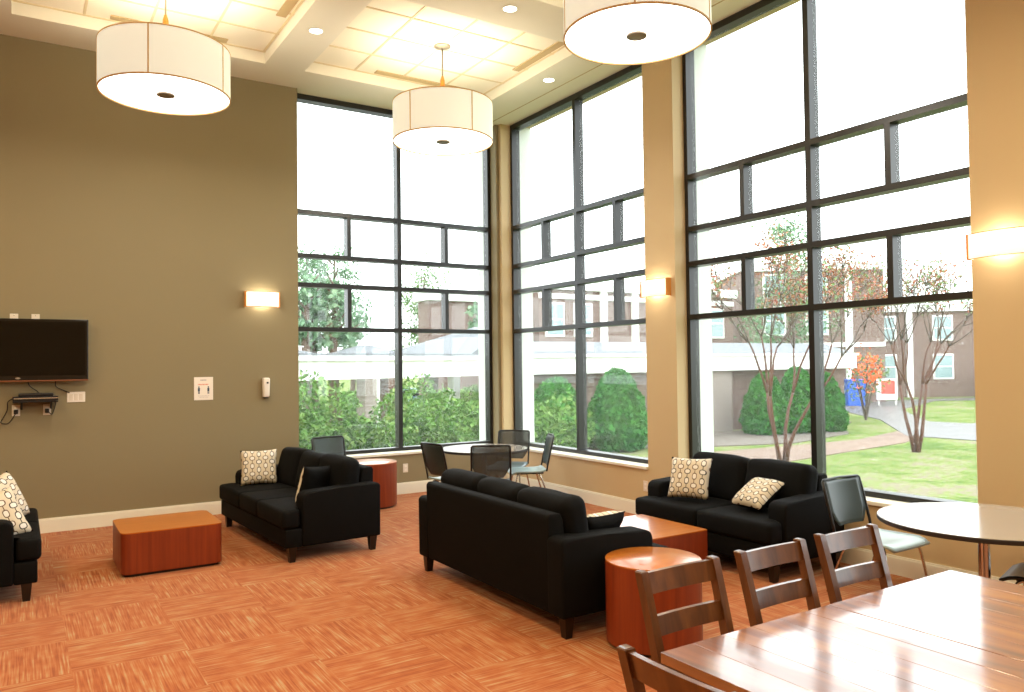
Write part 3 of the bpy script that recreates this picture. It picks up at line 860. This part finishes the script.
outlet('wall outlet with a black plug, left one under the media box', (-5.90, 0, 1.29), 0, True)
outlet('wall outlet with a black plug, right one under the media box', (-5.625, 0, 1.29), 0, True)
outlet('wall outlet below the left window beside the cylinder table', (-1.52, 0, .34))
outlet('wall outlet low on the tan wall beside the loveseat', (0, -3.03, .335), -PI/2)
for x, l in ((-5.92, 'left ivory cover plate peeking above the television'), (-5.73, 'right ivory cover plate peeking above the television')):
    t = thing('cover_plate', l, 'cover plate', (x, 0, 2.235), 0, 'cover plates above the television')
    obj('plate', bx(-.037, .037, -.007, 0, -.057, .057, r=.003), M['plate'], t); obj('screw', bx(-.004, .004, -.009, -.006, .035, .043, r=.002), M['silver'], t)
t = thing('multi_switch_plate', 'wide white cover plate to the right of the media box', 'cover plate', (-5.358, 0, 1.412))
obj('plate', bx(-.085, .085, -.007, 0, -.055, .055, r=.003), M['white'], t)
for x in (-.046, 0, .046): obj('blank_insert', bx(x-.017, x+.017, -.01, -.006, -.034, .034, r=.002), M['plate'], t)
def cable(label, pts, r=.005):
    bm = bmesh.new(); tube(bm, curve_pts(pts, 6), r, 8); o = obj('cable', bm, M['darkplastic'], None, smooth=True)
    tag(o, label, 'cable', 'black cables around the television'); return o
cable('black cable hanging from the television to the wide white plate', [(-5.55, -.06, 1.60), (-5.545, -.03, 1.53), (-5.48, -.015, 1.49), (-5.42, -.012, 1.46)])
cable('short black cable from the television down to the media box', [(-5.80, -.06, 1.60), (-5.78, -.04, 1.54), (-5.72, -.035, 1.49), (-5.70, -.06, 1.465)])
cable('looped black cable hanging at the left of the media box', [(-5.92, -.06, 1.42), (-5.97, -.03, 1.38), (-5.975, -.02, 1.30), (-6.01, -.02, 1.22), (-6.03, -.02, 1.17), (-5.97, -.02, 1.16), (-5.93, -.02, 1.21), (-5.90, -.055, 1.27)])
cable('thin black cable under the media box to the right outlet', [(-5.56, -.06, 1.388), (-5.55, -.02, 1.34), (-5.58, -.02, 1.24), (-5.615, -.055, 1.27)], .004)
# notice
t = thing('wall_notice', 'white paper notice with orange heading and two dark figures on the olive wall', 'notice', (-4.066, 0, 1.468))
obj('paper', bx(-.104, .104, -.004, 0, -.133, .133), M['paper'], t)
bm = bmesh.new(); rr = random.Random(3)
def printline(bm, x0, x1, z, h):
    x = x0
    while x < x1:
        w = rr.uniform(.006, .014); box(bm, x, min(x+w, x1), -.0052, -.0038, z-h/2, z+h/2); x += w+.004
printline(bm, -.062, .05, .047, .014); obj('orange_heading', bm, M['orangeprint'], t)
bm = bmesh.new(); printline(bm, -.035, .03, .098, .012); printline(bm, -.06, .062, -.085, .004); printline(bm, -.045, .05, -.1, .004); obj('grey_print', bm, M['greyprint'], t)
for x in (-.052, .052):
    bm = bmesh.new()
    box(bm, x-.011, x+.011, -.0052, -.0038, -.03, .008); box(bm, x-.009, x-.002, -.0052, -.0038, -.062, -.03); box(bm, x+.002, x+.009, -.0052, -.0038, -.062, -.03)
    b2 = bmesh.new(); lathe(b2, [(.008, 0), (.008, .0014)], 16); bmesh.ops.transform(b2, matrix=Matrix.Translation((x, -.0038, .018)) @ Matrix.Rotation(PI/2, 4, 'X'), verts=b2.verts); merge(bm, b2)
    obj('printed_figure', bm, M['navyprint'], t)
# air freshener
t = thing('air_freshener', 'tall white air freshener dispenser on the wall right of the paper notice', 'air freshener', (-3.36, 0, 1.465))
obj('housing', skew(bx(-.042, .042, -.075, 0, -.12, .115, r=.018, seg=3), lambda c: Vector((c.x*(1-.12*max(0, -c.z)/.12), c.y*(1-.15*max(0, -c.z)/.12), c.z))), M['white'], t, smooth='auto')
obj('spray_window', bx(-.002, .02, -.079, -.072, .045, .065, r=.003), M['darkplastic'], t)
obj('lower_cap', bx(-.022, .022, -.05, -.004, -.134, -.118, r=.004), M['darkplastic'], t)

# ------------------------------------------------------------------ OUTDOORS
def put(x, y, z=GZ): return Vector((x, y, z))
struct(obj('ground', bx(-60, 150, TH, 150, GZ-.3, GZ), M['grass']))
struct(obj('ground_east', bx(TH, 150, -60, TH, GZ-.3, GZ), M['grass']))
def slab(name, pts, m, z0, z1):
    return struct(obj(name, prism(pts, z0, z1), m))
# brick walk in front of window 3, in world metres
slab('brick_path', [(8.6, 4.8), (10.9, 7.0), (14.4, 6.6), (18.2, 6.4), (23.0, 7.6), (22.1, 6.1), (18.4, 4.9), (14.9, 4.5), (11.6, 4.1), (9.3, 3.8)], M['brickpath'], GZ, GZ+.02)
slab('pavement', [(37.2, 20.5), (44.6, 20.3), (50.0, 18.7), (51.2, 17.4), (48.4, 16.1), (44.6, 18.3), (34.3, 14.5), (27.4, 9.1), (27.6, 7.4), (30.4, 8.0), (30.4, 5), (25.3, 4.6), (20.8, 3.4), (20.7, 6.2), (27.0, 11.1), (32.0, 16.8)], M['pave'], GZ, GZ+.025)
slab('mulch_bed', [(8, 11.2), (10, 9.2), (13.7, 7.6), (15.6, 7.0), (19.9, 7.9), (22.1, 9.6), (25, 11.2)], M['mulch'], GZ, GZ+.03)
slab('kerb_strip', [(33, 16.5), (44.5, 22.4), (45.5, 21.5), (36.5, 19.3)], M['mulch'], GZ, GZ+.04)

# brick garden wing with white fascia, seen through windows 2 and 3
t = thing('brick_wing', 'one-storey brick wing with broad white fascia seen through the right-hand windows', 'building', (7.4, 11.2, GZ))
L = 18.0
obj('brick_wall', bx(0, L, .6, .9, 0, 2.45), M['brick'], t)
obj('brick_wall', bx(8.6, 10.2, .15, .6, 0, 2.45), M['brickpale'], t)
obj('fascia', bx(-.2, L, -.05, .35, 2.38, 2.98), M['fascia'], t)
obj('fascia_cap', bx(-.25, L+.05, -.14, .4, 2.93, 3.03), M['fascia'], t)
obj('roof', prism([(-.1, 3.0), (3.0, 3.0), (1.6, 3.5)], 0, L, 'x'), M['roof'], t)
bm = bmesh.new()
for k, x in enumerate((1.5, 4.2, 6.8)): box(bm, x-.4, x+.4, .55, .62, .9, 2.1)
# covered walkway seen through window 1
WA, WB = Vector((-8, 6.3, 0)), Vector((7.2, 11.35, 0)); dv = (WB-WA); wl = dv.length; wa = math.atan2(dv.y, dv.x)
t = thing('covered_walkway', 'long covered walkway with white fascia and square columns beyond the left window', 'walkway', (WA.x, WA.y, GZ), wa)
obj('fascia', bx(0, wl, 0, .35, 2.38, 2.98), M['fascia'], t)
obj('gutter', bx(0, wl, -.1, .05, 2.86, 2.98), M['fascia'], t)
obj('roof', bx(0, wl, .1, 2.9, 2.98, 3.05), M['roof'], t)
obj('rear_fascia', bx(0, wl, 2.7, 2.95, 2.38, 2.98), M['fascia'], t)
for x, mm in ((6.3, 'brickpale'), (10.45, 'brickpale'), (11.25, 'brick'), (15.4, 'brick')): obj('column', bx(x-.2, x+.2, .0, .35, 0, 2.4, r=.02), M[mm], t)
for x in (3.0, 15.4): obj('column', bx(x-.2, x+.2, 2.6, 2.9, 0, 2.4, r=.02), M['brick'], t)
obj('walkway_slab', bx(0, wl, 0, 2.9, 0, .05), M['kerb'], t)
def hiproof(label, x, y, hx, hy, z0, hh, cup):
    t = thing('pavilion', label, 'pavilion', (x, y, GZ), wa)
    if cup: obj('column', bx(-.22, .22, -.22, .22, 0, z0-.3), M['brick'], t)
    for a in (() if cup else (-1, 1)):
        for b in (-1, 1): obj('column', bx(a*(hx-.3)-.15, a*(hx-.3)+.15, b*(hy-.3)-.15, b*(hy-.3)+.15, 0, z0), M['fascia'], t)
    obj('fascia', bx(-hx, hx, -hy, hy, z0-.4, z0+.02), M['fascia'], t)
    bm = bmesh.new(); c = .28*cup if cup else .05
    lo = [bm.verts.new((a*hx, b*hy, z0)) for a, b in ((-1, -1), (1, -1), (1, 1), (-1, 1))]; hi = [bm.verts.new((a*c, b*c, z0+hh)) for a, b in ((-1, -1), (1, -1), (1, 1), (-1, 1))]
    for k in range(4): bm.faces.new((lo[k], lo[(k+1) % 4], hi[(k+1) % 4], hi[k]))
    bm.faces.new(lo); bm.faces.new(hi); obj('hip_roof', bm, M['roof'], t)
    if cup:
        bm = bmesh.new(); box(bm, -.42*cup, .42*cup, -.42*cup, .42*cup, z0+hh-.15, z0+hh+.28*cup); box(bm, -.55*cup, .55*cup, -.55*cup, .55*cup, z0+hh+.25*cup, z0+hh+.34*cup); cu = obj('cupola', bm, M['fascia'], t)
        bm = bmesh.new(); lathe(bm, [(.5*cup, z0+hh+.34*cup), (.2*cup, z0+hh+.55*cup), (.06*cup, z0+hh+.7*cup), (.05*cup, z0+hh+.95*cup)], 4); obj('cupola_cap', bm, M['fascia'], cu)
    return t
hiproof('white-cupola pavilion with grey hip roof rising in the left half of the corner window', 3.93, 15.0, 1.35, 1.2, 2.98, .45, .42)
hiproof('small white-cupola pavilion roof at the left edge of the left window', 1.2, 13.9, .9, 1.0, 2.98, .25, .36)
hiproof('wide grey hip-roofed pavilion without cupola beside the window corner', 9.3, 16.9, 3.6, 2.2, 3.0, 1.2, 0)

# far brick buildings
def facade(label, x0, x1, y, z1, depth, cols=(), wins=(), bands=(), rz=0, origin=None, name='brick_building', m='brick', parapet=.5):
    o = origin or (x0, y, GZ)
    t = thing(name, label, 'building', o, rz)
    Lx = x1-x0
    obj('brick_wall', bx(0, Lx, 0, depth, 0, z1), M[m], t)
    obj('parapet', bx(-.2, Lx+.2, -.25, depth+.2, z1, z1+parapet), M['fascia'], t)
    for c in cols: obj('white_pilaster', bx(c, c+.45, -.15, 0, 0, z1), M['fascia'], t)
    for b_ in bands: obj('white_band', bx(0, Lx, -.12, 0, b_, b_+.28), M['fascia'], t)
    for (wx, wz, ww, wh) in wins:
        f = obj('window_frame', bx(wx-.12, wx+ww+.12, -.1, 0, wz-.12, wz+wh+.12), M['fascia'], t)
        obj('pane', bx(wx, wx+ww, -.13, -.09, wz, wz+wh), M['winglass'], f)
        obj('glazing_bar', bx(wx, wx+ww, -.15, -.12, wz+wh/2-.04, wz+wh/2+.04), M['fascia'], f)
    return t
facade('two-storey brick building with white bands behind the white fascia in the middle window', 17.2, 32, 24, 6.7, 8,
       cols=(4.1, 6.4, 11.5), bands=(3.6, 6.2), wins=[(x, z, 1.0, 1.6) for x in (.5, 2.4, 8.2, 9.9, 12.8) for z in (1.2, 4.3)])
facade('brick building with white parapet above the grey pavilion roof in the left window', 11.5, 17.0, 25.5, 6.0, 1.2, cols=(), wins=[(x, 2.4, 1.0, 1.5) for x in (2.2, 4.4)], parapet=.5)
facade('three-storey brick building behind the small tree in the right-hand window', 36, 45.1, 22, 8.6, 8, cols=(6.6,), bands=(3.6,),
       wins=[(x, z, 1.2, 1.7) for x in (1.5, 4.2) for z in (4.5, 6.6)], rz=-.62, origin=(34, 25, GZ), parapet=.5)
facade('lower brick building at the far right beside the pillar in the right-hand window', 62, 80, 20, 6.2, 8, wins=[(x, z, 1.2, 1.6) for x in (1, 5, 9, 13) for z in (1.4, 4.2)], cols=(3, 11), rz=-.62, origin=(46, 24.2, GZ), parapet=.5)
# blue bin and sign by the far corner
t = thing('recycling_bin', 'blue bin by the far building behind the orange flowers', 'bin', (36.0, 18.35, GZ), -.6)
obj('bin_body', bx(-.55, .55, -.4, .4, 0, 1.5, r=.05), M['blue'], t); obj('lid', bx(-.58, .58, -.43, .43, 1.5, 1.6, r=.03), M['blue'], t)
t = thing('notice_board', 'red and white board standing right of the blue bin', 'sign', (37.6, 17.3, GZ), -.6)
obj('board', bx(-.6, .6, -.05, .05, .35, 1.6), M['fascia'], t); obj('red_panel', bx(-.35, .45, -.07, -.05, .7, 1.5), M['signred'], t)
for x in (-.5, .5): obj('post', bx(x-.05, x+.05, -.05, .05, 0, .3), M['kerb'], t)
# parked car beyond the walkway
t = thing('parked_car', 'pale blue parked car half hidden beyond the covered walkway', 'car', (13.4, 32.5, GZ), .25)
bm = prism([(-2.1, .3), (2.1, .3), (2.15, .75), (1.35, .88), (.75, 1.38), (-.8, 1.4), (-1.55, .95), (-2.15, .85)], -.85, .85, 'y', r=.08); obj('car_body', bm, M['carpaint'], t, smooth='auto')
obj('side_windows', prism([(1.05, .92), (.65, 1.30), (-.72, 1.32), (-1.25, .95)], -.86, .86, 'y'), M['darkplastic'], t)
for x in (-1.3, 1.3):
    for y in (-.8, .8):
        bm = bmesh.new(); lathe(bm, [(.32, -.1), (.32, .1)], 20); bmesh.ops.transform(bm, matrix=Matrix.Translation((x, y, .32)) @ Matrix.Rotation(PI/2, 4, 'X'), verts=bm.verts); obj('wheel', bm, M['darkplastic'], t)

# foliage
def leaves(bm, n, sample, size, r):
    for _ in range(n):
        p = sample(r); s = size*r.uniform(.6, 1.4)
        a = Vector((r.gauss(0, 1), r.gauss(0, 1), r.gauss(0, 1))).normalized(); b = a.orthogonal().normalized(); b = Matrix.Rotation(r.uniform(0, 2*PI), 3, a) @ b; c = a.cross(b)
        vs = [bm.verts.new(p+b*s), bm.verts.new(p+c*s*.5), bm.verts.new(p-b*s), bm.verts.new(p-c*s*.5)]
        bm.faces.new(vs)
def nleaf(name, bm, m, parent=None):
    me = bpy.data.meshes.new(name); bm.to_mesh(me); bm.free(); return link(name, me, m, parent)
def blob(x0, y0, z0, rx, ry, rz, lumps, r0):
    """shell sampler made of several lumps"""
    L = [(Vector((x0+r0.uniform(-.5, .5)*rx, y0+r0.uniform(-.5, .5)*ry, z0+r0.uniform(-.3, .45)*rz)), r0.uniform(.45, .75)) for _ in range(lumps)]
    def f(r):
        c, k = L[r.randrange(len(L))]
        d = Vector((r.gauss(0, 1), r.gauss(0, 1), r.gauss(0, 1))).normalized()*(r.uniform(.6, 1)**.5)
        p = c+Vector((d.x*rx*k, d.y*ry*k, d.z*rz*k)); p.z = max(p.z, .04); return p
    return f
def shrub(name, label, x, y, rx, ry, h, m, n, size, group, seed, cat='shrub'):
    t = thing(name, label, cat, (x, y, GZ), 0, group); r = random.Random(seed)
    bm = bmesh.new(); leaves(bm, n, blob(0, 0, h*.45, rx, ry, h*.62, 9, r), size, r); nleaf('foliage', bm, M[m], t)
    bm = bmesh.new()
    for k in range(5):
        a = k*1.26+seed; tube(bm, [(0, 0, 0), (.3*rx*math.cos(a), .3*ry*math.sin(a), h*.3), (.5*rx*math.cos(a), .5*ry*math.sin(a), h*.6)], [.03, .02, .01], 5)
    obj('stem', bm, M['twig'], t)
    return t
def cone(label, x, y, rad, h, seed, n=5200):
    t = thing('conical_evergreen', label, 'shrub', (x, y, GZ), 0, 'conical evergreens against the brick wing'); r = random.Random(seed)
    def f(r):
        z = r.random(); k = (1-z)**.43*(.72+.3*min(1, z/.2)); a = r.uniform(0, 2*PI); q = rad*k*(r.uniform(.72, 1)**.5)*(1+.12*math.sin(3*a+seed)+.22*noise.noise(Vector((a*2.5, z*6, seed))))
        return Vector((q*math.cos(a), q*math.sin(a), z*h+.05))
    bm = bmesh.new(); leaves(bm, n, f, .10, r); nleaf('foliage', bm, M['leafcone'], t)
    bm = bmesh.new(); lathe(bm, [(rad*.5, .05), (rad*.68, h*.2), (rad*.52, h*.5), (rad*.25, h*.75), (.02, h*.88)], 14); obj('inner_branches', bm, M['leafcone'], t, smooth=True)
    bm = bmesh.new(); tube(bm, [(0, 0, 0), (0, 0, h*.3)], .06, 8); obj('trunk', bm, M['bark'], t)
    return t
# hedge shrubs in front of window 1 and 2 (near the building)
hs = [(-1.9, 3.4), (-.6, 3.7), (.8, 4.0), (2.3, 4.4), (3.8, 4.9), (-1.0, 5.7), (1.6, 6.3)]
for k, (x, y) in enumerate(hs):
    lab = ['leafy green shrub at the left edge of the left window', 'leafy green shrub left of the window mullion behind the cylinder table', 'leafy green shrub just right of the left window mullion', 'leafy green shrub right half of the left window, before the corner', 'leafy green shrub nearest the window corner outside', 'taller leafy shrub in the second row, left half of the left window', 'taller leafy shrub in the second row, right half of the left window'][k]
    shrub('hedge_shrub', lab, x, y, 1.15, .95, 1.95+(.35 if k > 4 else 0), 'leafhedge', 5200, .06, 'loose green shrubs outside the left window', 11+k)
cone('conical evergreen left of the mullion in the middle window', 7.98, 9.7, 1.12, 2.2, 1)
cone('conical evergreen right of the mullion in the middle window', 9.95, 9.2, 1.1, 2.45, 2)
cone('dense evergreen behind the trunk of the nearer small tree, left one', 17.5, 9.7, .95, 2.2, 3)
cone('dense evergreen between the small tree and the window mullion', 18.9, 9.4, .95, 2.4, 4)
cone('dense evergreen just right of the big window mullion', 20.1, 9.1, .85, 2.2, 5)

# crepe myrtles
def myrtle(label, x, y, h, spread, seed, stems, red):
    t = thing('crepe_myrtle', label, 'tree', (x, y, GZ), 0, 'multi-stemmed small trees on the lawn'); r = random.Random(seed)
    trunk = bmesh.new(); tw = bmesh.new(); tips = []
    def grow(p, d, length, rad, depth, bm):
        pts = [p]; q = p.copy(); dd = d.copy()
        for k in range(4):
            dd = (dd+Vector((r.gauss(0, .10), r.gauss(0, .10), .05))).normalized(); q = q+dd*length/4; pts.append(q.copy())
        tube(bm, pts, [rad*(1-.12*k) for k in range(5)], 7 if depth < 2 else 4)
        if depth >= 4: tips.append(q); tips.append(pts[2]); return
        for k in range(2 if depth < 1 else 3 if depth < 3 else 4):
            a = r.uniform(0, 2*PI); o = dd.orthogonal().normalized(); o = Matrix.Rotation(a, 3, dd) @ o
            nd = (dd+o*r.uniform(.35, .65)*(.55 if depth == 0 else 1)*spread+Vector((0, 0, .08))).normalized()
            grow(q, nd, length*r.uniform(.6, .8), rad*.6, depth+1, trunk if depth < 1 else tw)
    for k in range(stems):
        a = 2*PI*k/stems+seed; grow(Vector((.07*math.cos(a), .07*math.sin(a), 0)), Vector((.13*math.cos(a), .13*math.sin(a), 1)).normalized(), h*.36, .06, 0, trunk)
    obj('trunk', trunk, M['myrtlebark'], t, smooth=True); obj('branches', tw, M['twig'], t, smooth=True)
    def f(rr_):
        p = tips[rr_.randrange(len(tips))]; return p+Vector((rr_.gauss(0, .16), rr_.gauss(0, .16), rr_.gauss(0, .16)))
    bm = bmesh.new(); leaves(bm, int(1900*red), f, .045, r); nleaf('red_leaves', bm, M['leafred'], t)
    bm = bmesh.new(); leaves(bm, 1000, f, .045, r); nleaf('green_leaves', bm, M['leafgreen'], t)
    return t
x, y = 10.6, 3.5
myrtle('small multi-stemmed tree with reddish trunk left of the big window mullion', x, y, 5.4, 1.0, 5, 4, 1.6)
myrtle('small multi-stemmed tree with bare branches right of the big window mullion', 16.3, 3.3, 5.6, 1.15, 9, 4, .7)
t = thing('flowering_shrub', 'leggy shrub with bright orange and red flowers right of the big mullion', 'shrub', (26.5, 11.5, GZ)); r = random.Random(4)
bm = bmesh.new(); leaves(bm, 230, blob(0, 0, 2.2, 1.0, .9, 1.2, 5, r), .10, r); nleaf('flowers', bm, M['flower'], t)
bm = bmesh.new(); leaves(bm, 420, blob(0, 0, 1.6, 1.1, 1.1, 1.5, 6, r), .08, r); nleaf('foliage', bm, M['leafgreen'], t)
bm = bmesh.new()
for k in range(5): tube(bm, [(0, 0, 0), (.3*math.cos(k*1.3), .3*math.sin(k*1.3), 1.4), (.7*math.cos(k*1.3), .7*math.sin(k*1.3), 2.6)], [.05, .035, .015], 5)
obj('stem', bm, M['twig'], t)

# pines and background trees
def tree(name, label, x, y, h, crown, m, seed, n=2600, size=.16, low=.35, group='tall trees behind the buildings', tr=.2):
    t = thing(name, label, 'tree', (x, y, GZ), 0, group); r = random.Random(seed)
    bm = bmesh.new(); tube(bm, [(0, 0, 0), (r.uniform(-.2, .2), 0, h*.5), (r.uniform(-.3, .3), 0, h*.97)], [tr, tr*.7, .05], 8)
    for k in range(9):
        z = h*(low+(1-low)*k/9); a = r.uniform(0, 6.28); c = crown*(1-.6*k/9)*.8; tube(bm, [(0, 0, z), (c*math.cos(a), c*math.sin(a), z+.5)], [.06, .02], 5)
    obj('trunk', bm, M['bark'], t)
    L = []
    for k in range(26):
        z = low+(1-low)*r.random()**1.1; rad = crown*(1-.65*(z-low)/(1-low)); a = r.uniform(0, 6.28); q = rad*r.uniform(.15, 1)
        L.append((Vector((q*math.cos(a), q*math.sin(a), z*h)), crown*r.uniform(.2, .36)))
    def f(r):
        c, k = L[r.randrange(len(L))]; d = Vector((r.gauss(0, .6), r.gauss(0, .6), r.gauss(0, .42))); return c+d*k
    bm = bmesh.new(); leaves(bm, n, f, size, r); nleaf('foliage', bm, M[m], t)
    return t
TL = [('pine_tree', 'tall thin pine at the far left of the left window', 6.8, 29.8, 8.6, 2.0, 'leafpine'),
      ('pine_tree', 'tall pine in the left pane of the left window, beside the thin one', 9.3, 33, 9.2, 2.3, 'leafpine'),
      ('pine_tree', 'shorter pine behind the cupola in the left window', 11.6, 36.5, 7.0, 2.0, 'leafpine'),
      ('broadleaf_tree', 'green tree rising right of the left window mullion', 16.2, 36, 8.8, 2.9, 'leafgreen'),
      ('broadleaf_tree', 'tall green tree behind the reddish small tree in the right-hand window', 30.5, 18.6, 10.2, 2.9, 'leafpine'),
      ('broadleaf_tree', 'distant green tree at the right end of the right-hand window', 71, 28, 8.0, 3.5, 'leafpine'),
      ('broadleaf_tree', 'rounded distant tree beside the pillar in the right-hand window', 68, 17, 7.0, 3.5, 'leafgreen')]
for k, (nm, lb, x, y, h, c, m) in enumerate(TL):
    tree(nm, lb, x, y, h, c, m, 50+k, size=.10 if k < 5 else .2, low=.3, n=2400 if k < 3 else 4200)
for k, (x, y, lb) in enumerate(((2.4, 16.4, 'bare dark tree trunk left of the cupola under the fascia'), (2.85, 17.2, 'bare dark tree trunk beside the leftmost one under the fascia'), (3.5, 16.6, 'bare dark tree trunk below the white cupola'), (12.0, 21.0, 'bare dark tree trunk right of the left window mullion'))):
    tree('pine_tree', lb, x, y, 5.6, 1.1, 'leafpine', 80+k, n=500, low=.62, group='dark trunks behind the covered walkway', tr=.26)
shr = [(4.2, 23.5, 1.9), (7.0, 24.0, 1.7), (9.6, 22.4, 1.2), (12.4, 21.4, 1.6), (4.0, 29.0, 2.4), (15.0, 22.6, 1.7)]
for k, (x, y, h) in enumerate(shr):
    shrub('background_shrub', ['broad', 'rounded', 'low', 'dense', 'loose', 'tall'][k]+' shrub mass far behind the walkway columns', x, y, 1.6, 1.2, h, 'leafhedge', 2600, .09, 'shrubs behind the covered walkway', 60+k)
for k, (x, y) in enumerate(((51.5, 16.6), (55.0, 14.2), (58.4, 12.2))):
    shrub('background_shrub', ['dark green shrub beyond the lawn, left of the three by the pillar', 'dark green shrub beyond the lawn, middle of the three by the pillar', 'dark green shrub beyond the lawn nearest the pillar edge'][k], x, y, 1.9, 1.2, 2.2, 'leafcone', 2600, .12, 'dark shrubs beyond the lawn', 70+k)

# ------------------------------------------------------------------ sky and exposure
w = bpy.data.worlds.new('overcast_sky'); S.world = w; w.use_nodes = True
bg = w.node_tree.nodes['Background']; bg.inputs[0].default_value = (.93, .97, 1.0, 1); bg.inputs[1].default_value = 4.6
S.view_settings.view_transform = 'Standard'; S.view_settings.look = 'None'; S.view_settings.gamma = 1; S.view_settings.use_curve_mapping = False
S.view_settings.exposure = 0.0
S.cycles.max_bounces = 8; S.cycles.diffuse_bounces = 4; S.cycles.transparent_max_bounces = 12; S.cycles.glossy_bounces = 3
S.cycles.caustics_reflective = False; S.cycles.caustics_refractive = False; S.cycles.sample_clamp_indirect = 6
S.cycles.use_denoising = True
